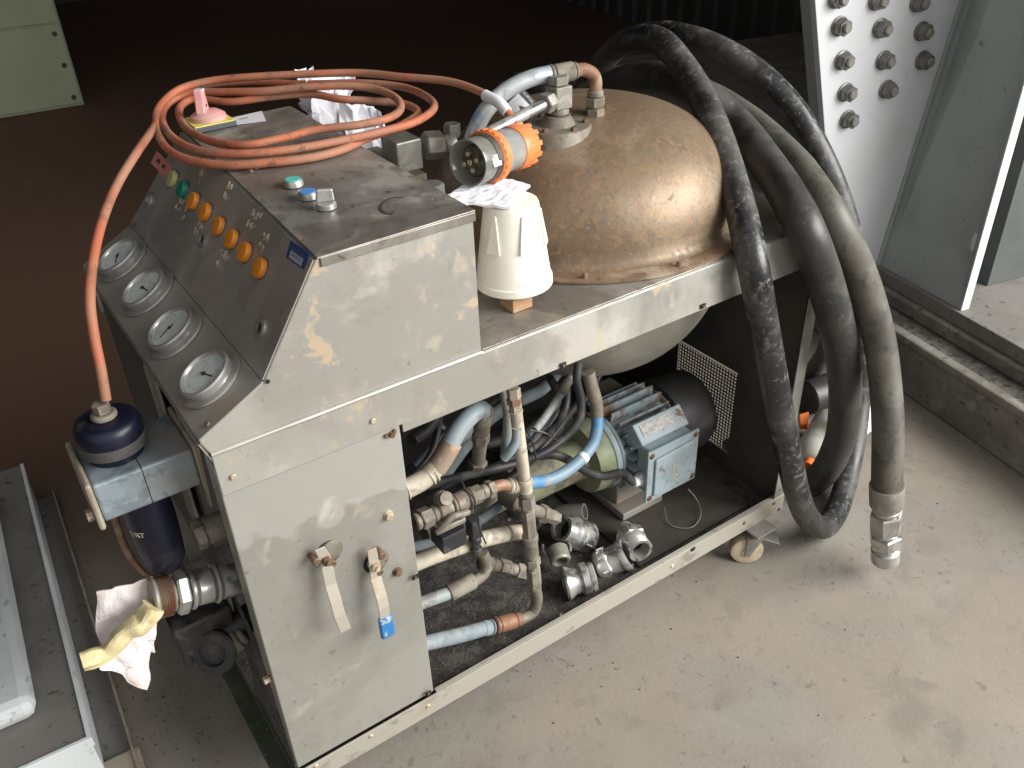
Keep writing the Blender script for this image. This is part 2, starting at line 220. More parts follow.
def ringed(poly, y0, y1, n=24):
    m = MB(); k = len(poly)
    vs = [Vector((p.x, y0+(y1-y0)*i/n, p.z)) for i in range(n+1) for p in poly]
    fs = [tuple(range(k))[::-1], tuple(n*k+i for i in range(k))]
    for i in range(n):
        for j in range(k): fs.append((i*k+j, i*k+(j+1) % k, (i+1)*k+(j+1) % k, (i+1)*k+j))
    return m.add(vs, fs)
class MB:
    """collects shapes in world coordinates, links them as one mesh object"""
    def __init__(s): s.v = []; s.f = []
    def add(s, vs, fs):
        k = len(s.v); s.v += [Vector(v) for v in vs]; s.f += [tuple(i+k for i in f) for f in fs]; return s
    def box(s, lo, hi, M=None):
        x0, y0, z0 = lo; x1, y1, z1 = hi
        vs = [Vector(p) for p in ((x0,y0,z0),(x1,y0,z0),(x1,y1,z0),(x0,y1,z0),(x0,y0,z1),(x1,y0,z1),(x1,y1,z1),(x0,y1,z1))]
        if M: vs = [M @ v for v in vs]
        return s.add(vs, [(0,3,2,1),(4,5,6,7),(0,1,5,4),(1,2,6,5),(2,3,7,6),(3,0,4,7)])
    def prism(s, poly, d):       # closed polygon pushed along vector d
        n = len(poly); d = Vector(d); a = [Vector(p) for p in poly]
        return s.add(a+[p+d for p in a], [tuple(range(n))[::-1], tuple(range(n, 2*n))]+[(i, (i+1) % n, n+(i+1) % n, n+i) for i in range(n)])
    def lathe(s, p0, ax, prof, seg=28, cap=True, twist=0):   # prof = [(distance along axis, radius)]
        p0 = Vector(p0); ax = Vector(ax).normalized(); a = ax.orthogonal().normalized()
        if abs(ax.z) < .9: a = ax.cross(Vector((0,0,1))).normalized()
        b = ax.cross(a); vs = []; fs = []
        for (t, r) in prof:
            for i in range(seg):
                q = 2*math.pi*(i+twist)/seg; vs.append(p0+ax*t+a*(r*math.cos(q))+b*(r*math.sin(q)))
        for j in range(len(prof)-1):
            for i in range(seg): fs.append((j*seg+i, j*seg+(i+1) % seg, (j+1)*seg+(i+1) % seg, (j+1)*seg+i))
        if cap: fs.append(tuple(range(seg))[::-1]); fs.append(tuple((len(prof)-1)*seg+i for i in range(seg)))
        return s.add(vs, fs)
    def cyl(s, p0, p1, r, r1=None, seg=24):
        p0 = Vector(p0); p1 = Vector(p1); L = (p1-p0).length
        return s.lathe(p0, p1-p0, [(0, r), (L, r if r1 is None else r1)], seg)
    def bcyl(s, p0, p1, r, seg=24, b=None):    # cylinder with chamfered ends
        p0 = Vector(p0); p1 = Vector(p1); L = (p1-p0).length; b = b or min(r*.18, L*.3)
        return s.lathe(p0, p1-p0, [(0, r-b), (b, r), (L-b, r), (L, r-b)], seg)
    def hex(s, p0, p1, r, tw=0):
        p0 = Vector(p0); p1 = Vector(p1); L = (p1-p0).length; b = min(r*.1, L*.2)
        return s.lathe(p0, p1-p0, [(0, r-b), (b, r), (L-b, r), (L, r-b)], 6, True, tw)
    def tube(s, pts, r, seg=14, res=8, closed=False, ripple=None, wob=0):
        pts = [Vector(p) for p in pts]; P = spline(pts, res); n = len(P); rr = r if callable(r) else (lambda t: r)
        T = [(P[min(i+1, n-1)]-P[max(i-1, 0)]).normalized() for i in range(n)]
        N = T[0].orthogonal().normalized(); vs = []; fs = []
        for i in range(n):
            N = (N-T[i]*N.dot(T[i])).normalized(); B = T[i].cross(N); R = rr(i/(n-1))
            if ripple: R *= 1+ripple*(1 if i % 2 else -1)
            for k in range(seg):
                q = 2*math.pi*k/seg; R2 = R*(1+wob*noise.noise(P[i]*9+Vector((k*.3, 0, 0)))) if wob else R
                vs.append(P[i]+N*(R2*math.cos(q))+B*(R2*math.sin(q)))
        for i in range(n-1):
            for k in range(seg): fs.append((i*seg+k, i*seg+(k+1) % seg, (i+1)*seg+(k+1) % seg, (i+1)*seg+k))
        fs.append(tuple(range(seg))[::-1]); fs.append(tuple((n-1)*seg+k for k in range(seg)))
        return s.add(vs, fs)
    def stack(s, p0, p1, segs, sides=20):     # segs = [(fraction, radius, kind)] laid end to end from p0 to p1
        p0 = Vector(p0); p1 = Vector(p1); d = p1-p0; tot = sum(a[0] for a in segs); t = 0
        for fr, r, k in segs:
            a = p0+d*(t/tot); b = p0+d*((t+fr)/tot); t += fr
            if k == 'h': s.hex(a, b, r, .3)
            elif k == 'h2': s.hex(a, b, r, 0)
            elif k == 'c': s.bcyl(a, b, r, sides)
            elif k == 't':      # threaded
                L = (b-a).length; nn = max(3, int(L/.0022)); pr = []
                for i in range(nn): pr += [(L*i/nn, r*.95), (L*(i+.5)/nn, r*1.02)]
                pr.append((L, r*.95)); s.lathe(a, b-a, pr, sides)
        return s
def spline(pts, res):
    if len(pts) < 3: return pts
    P = [pts[0]*2-pts[1]]+pts+[pts[-1]*2-pts[-2]]; out = []
    for i in range(1, len(P)-2):
        a, b, c, d = P[i-1:i+3]
        # centripetal-like Catmull Rom
        for k in range(res):
            t = k/res; out.append(.5*((2*b)+(c-a)*t+(2*a-5*b+4*c-d)*t*t+(3*b-a-3*c+d)*t**3))
    out.append(pts[-1]); return out

ORG = {}
def org(o): return ORG[o.name]
def thing(name, loc, label, cat, group=None):
    o = bpy.data.objects.new(name, None); COL.objects.link(o); o.location = loc; o.empty_display_size = .05
    o['label'] = label; o['category'] = cat
    if group: o['group'] = group
    ORG[o.name] = Vector(loc); return o
def build(name, mb, mat, parent=None, smooth=35, bevel=0, label=None, loc=None):
    me = bpy.data.meshes.new(name)
    if parent is not None: O = org(parent)
    elif loc is not None: O = Vector(loc)
    else:
        xs = [v.x for v in mb.v]; ys = [v.y for v in mb.v]; O = Vector(((min(xs)+max(xs))/2, (min(ys)+max(ys))/2, min(v.z for v in mb.v)))
    me.from_pydata([v-O for v in mb.v], [], mb.f); me.validate(); me.update()
    import bmesh
    bm = bmesh.new(); bm.from_mesh(me); bmesh.ops.recalc_face_normals(bm, faces=bm.faces); bm.to_mesh(me); bm.free()
    if smooth:
        for p in me.polygons: p.use_smooth = True
        me.set_sharp_from_angle(angle=math.radians(smooth))
    me.materials.append(MATS[mat])
    o = bpy.data.objects.new(name, me); COL.objects.link(o)
    if parent is not None: o.parent = parent
    else: o.location = O
    ORG[o.name] = O
    if bevel:
        b = o.modifiers.new('bevel', 'BEVEL'); b.width = bevel; b.segments = 2; b.limit_method = 'ANGLE'; b.angle_limit = math.radians(50)
    if label: o['label'] = label
    return o
def tag(o, label, cat, group=None):
    o['label'] = label; o['category'] = cat
    if group: o['group'] = group
    return o
def struct(o): o['kind'] = 'structure'; return o
def text(name, s, size, mat, parent, M, ext=.0003):
    c = bpy.data.curves.new(name, 'FONT'); c.body = s; c.size = size; c.extrude = ext; c.align_x = 'CENTER'; c.align_y = 'CENTER'
    t = bpy.data.objects.new('tmp', c); COL.objects.link(t); bpy.context.view_layer.update()
    me = bpy.data.meshes.new_from_object(t); bpy.data.objects.remove(t)
    mb = MB(); mb.v = [M @ v.co for v in me.vertices]; mb.f = [tuple(p.vertices) for p in me.polygons]
    return build(name, mb, mat, parent, 0)
def frame(o, x, y):          # matrix with local x, y axes and z = x cross y at o
    x = Vector(x).normalized(); z = x.cross(Vector(y)).normalized(); y = z.cross(x)
    return Matrix(((x.x, y.x, z.x, o[0]), (x.y, y.y, z.y, o[1]), (x.z, y.z, z.z, o[2]), (0, 0, 0, 1)))
def moved(mb, M): mb.v = [M @ v for v in mb.v]; return mb

G = -.105
# ================================================================ setting
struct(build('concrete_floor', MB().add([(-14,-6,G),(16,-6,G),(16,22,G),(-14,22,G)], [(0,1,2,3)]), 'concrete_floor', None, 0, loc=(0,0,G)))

# corrugated wall at the back of the shed
mb = MB(); N = 90; a = Vector((4.95, 6.6, G)); b = Vector((4.45, 1.2, G)); dr = (b-a); nr = Vector((dr.y, -dr.x, 0)).normalized()*-1
vs = []
k = 0
prof = []
L = dr.length; pitch = .19; t = 0
while t < L:
    for (u_, h_) in ((0, 0), (.35, 0), (.45, .03), (.9, .03)): prof.append((t+u_*pitch, h_))
    t += pitch
for (t, h_) in prof:
    p = a+dr.normalized()*t+nr*h_; vs += [(p.x, p.y, G), (p.x, p.y, 3.4)]
fs = [(2*i, 2*i+2, 2*i+3, 2*i+1) for i in range(len(prof)-1)]
mb.add(vs, fs)
o = build('corrugated_wall', mb, 'shed_wall', None, 0, loc=(4.7, 3.9, G)); tag(o, 'dark corrugated metal shed wall in the background behind the coiled hoses', 'wall')
s_ = o.modifiers.new('solid', 'SOLIDIFY'); s_.thickness = .004
# far wall closing the dark end of the shed
o = build('shed_wall', MB().box((-9, 9.0, G), (4.9, 9.1, 4.2)), 'shed_wall', None, 0); tag(o, 'unlit far wall at the dark end of the shed', 'wall')

o = build('shade_roof', MB().box((-9, .9, 3.6), (4.9, 9.1, 3.7)), 'shed_wall', None, 0); tag(o, 'unseen dark roof added over the deep end of the shed to keep light out', 'roof')  # unseen roof, added to block world light from the deep floor
o = build('shed_wall', MB().box((-9.1, -1.0, G), (-9.0, 9.1, 4.2)), 'shed_wall', None, 0); tag(o, 'unseen side wall added at the left of the shed to keep light out', 'wall')  # unseen wall, added with the roof to keep the far floor dark
# green cabinet far left
c0 = atz(85, 105, G); c1 = atz(0, 119, G)
dx = (c1-c0); dx.z = 0; dx.normalize(); dy = Vector((dx.y, -dx.x, 0))
if dy.y < 0: dy = -dy
cab = thing('metal_cabinet', c0, 'pale green metal cabinet standing far back at the upper left', 'cabinet')
M = frame(c0, -dx, dy)
def cbox(x0, x1, y0, y1, z0, z1):
    return [c0+dx*x+dy*y+Vector((0,0,z)) for x, y, z in ((x0,y0,z0),(x1,y0,z0),(x1,y1,z0),(x0,y1,z0),(x0,y0,z1),(x1,y0,z1),(x1,y1,z1),(x0,y1,z1))]
BF = [(0,3,2,1),(4,5,6,7),(0,1,5,4),(1,2,6,5),(2,3,7,6),(3,0,4,7)]
build('cabinet_body', MB().add(cbox(0, 1.6, 0, .6, 0, 1.9), BF), 'cabinet_green', cab, 0, .01)
build('lower_panel', MB().add(cbox(.01, 1.59, -.012, -.001, .02, .48), BF), 'cabinet_green', cab, 0, .004)
build('upper_panel', MB().add(cbox(.01, 1.59, -.012, -.001, .49, 1.88), BF), 'cabinet_green', cab, 0, .004)
for z in (.06, .25, .43, .8):
    mb = MB(); p = c0+dx*.05-dy*.012+Vector((0,0,z)); mb.cyl(p, p-dy*.01, .014, seg=10); build('screw', mb, 'ink', cab)

# concrete plinth under the steel column
A = Vector((1.975, .196, G)); B = Vector((1.888, -.217, G))
ee = (A-B).normalized(); nn = Vector((ee.y, -ee.x, 0))          # ee runs into the shed, nn away from the trolley
def pl(sv, off, z): q = A+ee*sv+nn*off; return Vector((q.x, q.y, z))
def plbox(s0, s1, o0, o1, z0, z1): return [pl(s0,o0,z0), pl(s1,o0,z0), pl(s1,o1,z0), pl(s0,o1,z0), pl(s0,o0,z1), pl(s1,o0,z1), pl(s1,o1,z1), pl(s0,o1,z1)]
pth = thing('concrete_plinth', A, 'low dirty concrete plinth along the right edge of the floor', 'plinth')
build('concrete_base', MB().add(plbox(-3, 3.2, 0, 2.2, G, .045), BF), 'plinth_concrete', pth, 0, .008)
build('concrete_upstand', MB().add(plbox(-3, 3.2, -.006, .03, .045, .071), BF), 'plinth_concrete', pth, 0, .008)
build('dirty_ledge', MB().add(plbox(-3, 3.2, .031, 2.2, .046, .062), BF), 'plinth_dirt', pth, 0)
build('upper_step', MB().add(plbox(-3, 3.2, .095, 2.2, .063, .105), BF), 'plinth_concrete', pth, 0, .006)
# steel column with bolted plate
COR = atz(878, 264, .15)
colm = thing('steel_column', COR, 'grey painted steel column with bolted gusset plate on the concrete plinth', 'column')
Ploc = lambda px, py: atp(px, py, COR, ee)
Wloc = lambda px, py: atp(px, py, COR, nn)
build('base_plate', MB().add([pl(-2.4,.115,.106), pl(2.2,.115,.106), pl(2.2,1.5,.106), pl(-2.4,1.5,.106), pl(-2.4,.115,.149), pl(2.2,.115,.149), pl(2.2,1.5,.149), pl(-2.4,1.5,.149)], BF), 'box_grey', colm, 0, .003)
Z = Vector((0, 0, 1))
top = 1.75
pc = COR.copy(); dq = Ploc(962, 0)-COR; pct = COR+dq*((top-.15)/dq.z); lean = (dq/dq.z).dot(ee)*ee; lx = dq.x/dq.z
lft_b = Ploc(838, 262); lft_b.z = max(lft_b.z, .152)
l0 = Ploc(815, 0); l1 = Ploc(831, 215)
dl = (l0-l1); ltop = l1+dl*((top-l1.z)/dl.z); lbot = l1-dl*((l1.z-.152)/dl.z)
build('bolted_plate', MB().prism([lbot, pc, pct, ltop], ee*.022), 'beam_paint', colm, 0, .002)
# dark left edge of the haunch behind the plate
sh = -nn*.045+ee*.1
build('haunch_flange', MB().prism([lbot+ee*.0225, ltop+ee*.0225, ltop+ee*.0225-nn*.0, ltop+ee*.20, lbot+ee*.20][0:2]+[ltop+ee*.06, lbot+ee*.06], nn*.02), 'beam_paint_shaded', colm, 0)
# web facing the trolley and its bright front edge
wb = Wloc(965, 297); wl_ = (COR-wb).dot(ee)
def wbx(s0, s1, o0, o1, z0, z1):
    q = lambda s, o_, z: COR-ee*s+nn*o_+Z*(z-.15)
    return [q(s0,o0,z0), q(s1,o0,z0), q(s1,o1,z0), q(s0,o1,z0), q(s0,o0,z1), q(s1,o0,z1), q(s1,o1,z1), q(s0,o1,z1)]
build('web_plate', MB().prism([COR-ee*.001, COR-ee*(wl_-.003), COR-ee*(wl_-.003)+Z*(top-.15), pct-ee*.001], nn*.018), 'beam_paint_shaded', colm, 0)
build('edge_strip', MB().add(wbx(wl_-.003, wl_+.001, -.001, .027, .150, top), BF), 'beam_paint', colm, 0)
build('weld_bead', MB().tube([COR.lerp(pct, t_)-ee*.004-nn*.004 for t_ in (.0, .33, .66, 1)], .007, 8, 6), 'beam_paint_shaded', colm)
fw0 = atz(1010, 280, .15)
q_ = lambda o_, z, t=0: fw0+nn*o_+ee*t+Z*(z-.15)
o = build('facade_wall', MB().prism([q_(-.09,.151), q_(4.5,.151), q_(4.5,3.6), q_(-.09,3.6)], ee*.04), 'facade_teal', None, 0); tag(o, 'dark grey green painted shed wall beyond the steel column at right', 'wall')
bl = [(836,-2),(839,26),(842,60),(845,92),(847,119),(876,0),(880,28),(883,60),(886,89),(917,2),(921,31),(922,60),(873,-32),(832,-33),(913,-30)]
random.seed(3)
for (px, py) in bl:
    p = Ploc(px, py); tw = random.random()
    par = build('bolt', MB().lathe(p-ee*.001, -ee, [(0,.0255),(.003,.0255),(.004,.024)], 20).lathe(p-ee*.004, -ee, [(0,.0225),(.020,.0225),(.024,.0195)], 6, True, tw), 'beam_bolt', colm)
    build('bolt_stud', MB().lathe(p-ee*.028, -ee, [(0,.0125),(.007,.0125),(.010,.010)], 14), 'fitting_zinc', par)
cl_ = wbx(wl_-.08, wl_-.03, .02, .05, .2, .34)
build('paint_drip', MB().tube([COR-ee*(wl_-.03)+nn*.03+Z*z for z in (.03, .08, .12, .17, .22)], lambda t: .012+.006*math.sin(t*9), 8, 4), 'label_white', colm)

# long grey equipment box lower left
q = lambda px, py, z: atz(px, py, z)
ZB = .02
f0 = q(92, 738, ZB); f1 = q(35, 510, ZB); f2 = q(0, 765, ZB)
dL = (f1-f0); dL.z = 0; dW = (f2-f0); dW.z = 0; dL.normalize(); dW = (dW-dL*dW.dot(dL)).normalized()
f1f = f0+dL*1.25
eb = thing('equipment_box', Vector((f0.x, f0.y, G)), 'low grey metal equipment box with pale blue rim on the floor at lower left', 'box')
def ebx(a0, a1, b0, b1, z0, z1): return [f0*1+dW*a+dL*b_+Z*(z-ZB) for a, b_, z in ((a0,b0,z0),(a1,b0,z0),(a1,b1,z0),(a0,b1,z0),(a0,b0,z1),(a1,b0,z1),(a1,b1,z1),(a0,b1,z1))]
build('box_body', MB().add(ebx(.004, .7, .004, .95, G+.01, ZB-.004), BF), 'box_pale', eb, 0, .003)
build('rim', MB().add(ebx(0, .008, 0, .95, ZB-.02, ZB+.003), BF).add(ebx(.008, .7, 0, .006, ZB-.02, ZB+.003), BF), 'box_pale', eb, 0)
build('top_sheet', MB().add(ebx(.009, .7, .007, .95, ZB-.004, ZB-.0005), BF), 'box_grey', eb, 0)
build('raised_cover', MB().add(ebx(.072, .7, .10, .8, ZB, ZB+.05), BF), 'box_pale', eb, 0, .02)
# thin bent metal skirt lying outside the box
g0 = atz(140, 768, G); g1 = atz(60, 510, G)
sk = thing('metal_floor_frame', Vector((g0.x, g0.y, G)), 'thin dusty metal angle frame on the floor between box and trolley', 'frame')
dk = (g1-g0).normalized(); nk = Vector((dk.y, -dk.x, 0))
def skx(a0, a1, b0, b1, z0, z1): return [g0+nk*a+dk*b_+Z*(z) for a, b_, z in ((a0,b0,z0),(a1,b0,z0),(a1,b1,z0),(a0,b1,z0),(a0,b0,z1),(a1,b0,z1),(a1,b1,z1),(a0,b1,z1))]
build('upright_flange', MB().add(skx(-.003, .001, -.04, .95, .004, .028), BF), 'cream_metal', sk, 0)
build('flat_flange', MB().add(skx(-.06, -.004, -.04, .95, .003, .008), BF), 'box_grey', sk, 0)
build('corner_tab', MB().add(skx(-.10, .010, -.06, .035, .009, .022), BF), 'cream_metal', sk, 0, .004)

# ================================================================ trolley
H = .7229; LX = 1.2; DY = .67; CW = .63
tr = thing('pump_trolley', (.6, .33, G), 'stainless steel wheeled pump trolley with slanted gauge console, open piping and rusty domed tank', 'pump trolley')
# deck
pf = [(DY,.64),(DY,H),(0,H),(0,.64),(.003,.64),(.003,H-.004),(DY-.003,H-.004),(DY-.003,.64)]
build('deck', MB().prism([(0,0,.655),(0,0,H),(LX,0,H),(LX,0,.64),(.268,0,.64),(.268,0,.655)], (0,.003,0)).box((0,.0031,H-.004), (LX,DY-.003,H)).box((0,DY-.003,.64), (LX,DY,H)), 'steel_side', tr, 30, .0012)
build('deck_top', MB().box((.414, .006, H+.0005), (LX-.004, DY-.004, H+.0022)), 'steel_top', tr, 0, .001)
build('deck_return', MB().box((LX-.003, .004, .64), (LX, DY-.004, H-.005)), 'steel_side', tr, 0)
# valve panel
build('valve_panel', MB().box((.0, .0035, .052), (.265, .0065, .70)).box((.0, .0066, .052), (.004, .05, .70)), 'steel_panel', tr, 0, .0025)
# rails, tray, panels, posts
build('front_rail', MB().box((-.0, -.0015, 0), (LX, .002, .047)).box((.27, .002, .044), (LX, .012, .047)), 'rail_steel', tr, 0, .001)
build('end_rail', MB().box((LX-.003, .002, 0), (LX, DY, .047)), 'rail_steel', tr, 0)
build('tray', MB().box((.0, .004, .003), (LX-.004, DY-.004, .008)), 'tray_grit', tr, 0)
build('left_rail', MB().box((-.034, .01, -.012), (-.0015, DY, .0)).box((-.004, .01, .0), (-.0015, DY, .03)), 'mossy_dark', tr, 0)
build('corner_post', MB().prism([(1.166, 0, .030), (1.199, 0, .030), (1.199, 0, .638), (1.172, 0, .638)], (0, .0025, 0)).box((1.196, .0026, .03), (1.199, .04, .638)), 'steel_side', tr, 0)
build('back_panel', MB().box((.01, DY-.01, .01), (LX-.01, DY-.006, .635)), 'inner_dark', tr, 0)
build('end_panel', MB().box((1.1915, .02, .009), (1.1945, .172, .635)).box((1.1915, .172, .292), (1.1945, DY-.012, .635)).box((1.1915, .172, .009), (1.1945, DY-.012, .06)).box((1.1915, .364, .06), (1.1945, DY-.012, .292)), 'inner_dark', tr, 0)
build('inner_shelf', MB().box((.05, .50, .40), (.62, .503, .60)).box((.26, .34, .62), (.60, .6, .625)), 'box_grey', tr, 0)
# perforated vent: real round holes in a staggered grid
mb = MB(); pt = .0090; y = .173; row = 0
ys = int((.362-.173)/pt); zs = int((.291-.061)/pt)
for j in range(zs):
    for i in range(ys):
        cy = .173+pt*(i+.5); cz = .061+pt*(j+.5); X = 1.193; h = pt/2; rr = pt*.35
        out = [(cy+h, cz), (cy+h, cz+h), (cy, cz+h), (cy-h, cz+h), (cy-h, cz), (cy-h, cz-h), (cy, cz-h), (cy+h, cz-h)]
        inn = [(cy+rr*math.cos(k*math.pi/4), cz+rr*math.sin(k*math.pi/4)) for k in range(8)]
        mb.add([(X, a_, b_) for a_, b_ in out+inn], [(k, (k+1) % 8, 8+(k+1) % 8, 8+k) for k in range(8)])
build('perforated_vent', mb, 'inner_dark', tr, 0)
# screws and clip nuts on the flange and rails
def scr(px, py, y0, r=.0045, mat='bolt_rust', name='screw', d=.004):
    p = at(px, py, y0); c = build(name, MB().lathe(p, (0,-1,0), [(0, r*1.1), (d*.5, r), (d, r*.75)], 12), mat, tr)
    return c
for (px, py, m_) in ((233,477,'bolt_pale'),(373,421,'bolt_pale'),(428,706,'bolt_pale'),(371,736,'bolt_pale'),(316,766,'bolt_pale'),(672,566,'bolt_pale'),(744,523,'bolt_rust'),(774,503,'bolt_rust'),(779,509,'bolt_rust'),(738,462,'bolt_rust')):
    if px != 738: scr(px, py, -.0015, .0042, m_, d=.0025)
for (px, py) in ((563,365),(560,614),(693,549),(703,306),(415,577),(428,693),(779,489)):
    p = at(px, py, -.002 if py > 500 or px in (563, 703) else .003)
    c = build('clip_nut', MB().box((p.x-.006, p.y-.0012, p.z-.0045), (p.x+.006, p.y, p.z+.0045)), 'dark_gap', tr, 0)
    build('clip_screw', MB().lathe(p-Vector((0,.0012,0)), (0,-1,0), [(0,.003),(.0025,.0026)], 10), 'bolt_rust', c)
p = at(391, 434, .003)
build('rusty_screw', MB().lathe(p, (0,-1,0), [(0,.005),(.006,.004)], 10).lathe(p+Vector((.005,0,.003)), (0,-1,0), [(0,.004),(.004,.003)], 10).box((p.x-.011, p.y-.003, p.z-.002), (p.x-.006, p.y, p.z+.004)), 'bolt_rust', tr)
for (px, py, m_) in ((388,515,'bolt_pale'),(397,571,'bolt_rust')):
    p = at(px, py, .0035); build('panel_bolt', MB().lathe(p, (0,-1,0), [(0,.0085),(.002,.0085)], 18).hex(p-Vector((0,.002,0)), p-Vector((0,.008,0)), .0068), m_, tr)
# two ball valve levers on the panel
def lever(px, py, grip):
    p = at(px, py, .0035)
    c = build('valve_lever', MB().bcyl(p+Vector((0,.012,0)), p-Vector((0,.022,0)), .006, 12), 'bolt_rust', tr)
    build('cutout', MB().lathe(p-Vector((-.004,.0004,-.006)), (0,-1,0), [(0,.0215),(.0006,.0215)], 36), 'dark_gap', c)
    build('valve_face', MB().lathe(p-Vector((-.007,.001,-.008)), (0,-1,0), [(0,.0185),(.002,.0185)], 32), 'fitting_dusty', c)
    w_ = .0125
    px_ = [(320,549,-.017),(326,560,-.017),(331,585,-.022),(336,601,-.030),(340,616,-.036),(346,631,-.038)] if not grip else [(372,550,-.017),(375,566,-.017),(376,578,-.018),(382,598,-.030),(384,608,-.034),(386,622,-.035)]
    mb = MB(); pr = [at(*t) for t in px_]; p = Vector((pr[1].x, .0035, pr[1].z))
    vs = []
    for i, s in enumerate(pr):
        ww = w_*(.85 if i == 0 else 1)
        for dx_, dy_ in ((-ww/1.4, 0), (ww/1.4, 0), (ww/1.4, .0028), (-ww/1.4, .0028)): vs.append(s+Vector((dx_, dy_, 0)))
    fs = [(0,3,2,1), tuple(len(vs)-4+k for k in range(4))]
    for i in range(len(pr)-1):
        for k in range(4): fs.append((4*i+k, 4*i+(k+1) % 4, 4*i+4+(k+1) % 4, 4*i+4+k))
    mb.add(vs, fs); build('strap', mb, 'lever_steel', c, 0, .0008)
    build('pivot_nut', MB().hex(p+Vector((0,-.020,0)), p+Vector((0,-.027,0)), .0078).bcyl(p+Vector((0,-.027,0)), p+Vector((0,-.032,0)), .004, 12), 'bolt_pale' if grip else 'bolt_rust', c)
    build('stop_tab', MB().bcyl(p+Vector((.014 if grip else -.014,-.002,.012 if grip else .004)), p+Vector((.014 if grip else -.014,-.022,.012 if grip else .004)), .0065, 12), 'bolt_rust', c)
    if grip:
        e_ = pr[-1]; build('grip', MB().box((e_.x-.0115, e_.y-.003, e_.z-.034), (e_.x+.0125, e_.y+.007, e_.z+.010)), 'blue_grip', c, 40, .003, label='blue plastic grip with worn paint')
lever(327, 556, False); lever(374, 565, True)

# ---------------- console
K4 = Vector((-.009,0,.750)); K3 = Vector((.086,0,.8005)); K1 = Vector((.181,0,.943)); K2 = Vector((.411,0,.945))
prof = [Vector((0,0,H+.0005)), Vector((-.009,0,.745)), K4, K3, K1, K2, Vector((.411,0,H+.0005))]
Y0 = .002
CB = build('console_body', ringed(prof, Y0, Y0+CW), 'steel_side', tr, 0, .0025)
build('console_lip', MB().prism([Vector((-.009,Y0,.744)), Vector((-.0115,Y0,.7445)), Vector((.004,Y0,.700)), Vector((.007,Y0,.700))], (0, CW, 0)), 'steel_dark', tr, 0)
SK = .050
def skew(o_):
    O = ORG[o_.name]
    for v in o_.data.vertices:
        x_, y_, z_ = v.co+O
        if z_ > .80 and .09 < x_ < .26: v.co.x += SK*max(y_, 0)*min(1, (z_-.80)/.143)
    return o_
def slab(a, b, y0, y1, h, mat, name, inset=0, bev=.001):
    a = Vector(a); b = Vector(b); d = (b-a).normalized(); n = Vector((-d.z, 0, d.x)); a = a+d*inset; b = b-d*inset
    return build(name, ringed([a+n*.0006, b+n*.0006, b+n*h, a+n*h], y0, y1), mat, tr, 0, bev)
slab(K4, K3, .0, CW+.002, .003, 'steel_dark', 'gauge_panel', .0005)
BP = slab(K3, K1, .003, CW+.002, .003, 'steel_dark', 'button_panel', .0015)
tp = [K1+Vector((.001,-.001,.0006)), K2+Vector((.002,-.001,.0006)), K2+Vector((.002,-.001,.0035)), K1+Vector((.001,-.001,.0035))]
skew(CB); skew(BP)
TCV = build('top_cover', ringed(tp, -.001, CW+.003).box((.186, -.0012, .932), (.413, .0012, .9455)).box((.4118, .002, .93), (.4145, CW, .9455)), 'steel_top', tr, 0, .0012)
build('weld_bead', MB().tube([(x, .001, H+.002) for x in (.0, .1, .2, .3, .41)], lambda t: .0035+.0005*math.sin(t*23), 8, 6), 'steel_side', tr)
p = K3+Vector((.004, -.0012, .001)); build('corner_hole', MB().lathe(p, (0,-1,0), [(0,.0032),(.0006,.0032)], 10), 'dark_gap', tr)
skew(TCV)
# second lid with rusty studs below the coiled cable
build('edge_strip', MB().box((.236, .345, .9492), (.40, .358, .9512)), 'cream_metal', tr, 0, .0006)
for (x, y) in ((.243,.350),(.392,.352)):
    build('stud', MB().bcyl((x,y,.9515), (x,y,.9565), .0045, 10), 'bolt_rust', tr)
for (px, py) in ((310,112),(251,172)):
    p = atz(px, py, .95); build('stud', MB().bcyl(p, p+Vector((0,0,.004)), .004, 10), 'bolt_rust', tr)

dB = (K1-K3).normalized(); nB = Vector((-dB.z, 0, dB.x)); dG = (K3-K4).normalized(); nG = Vector((-dG.z, 0, dG.x))
def onB(px, py, h=.004):
    p = atp(px, py, K3+nB*h, nB)
    for _ in range(3):
        k = K1+Vector((SK*p.y, 0, 0)); d_ = (k-K3).normalized(); n_ = Vector((-d_.z, 0, d_.x)); p = atp(px, py, K3+n_*h, n_)
    return p
def onG(px, py, h=.004): return atp(px, py, K3+nG*h, nG)
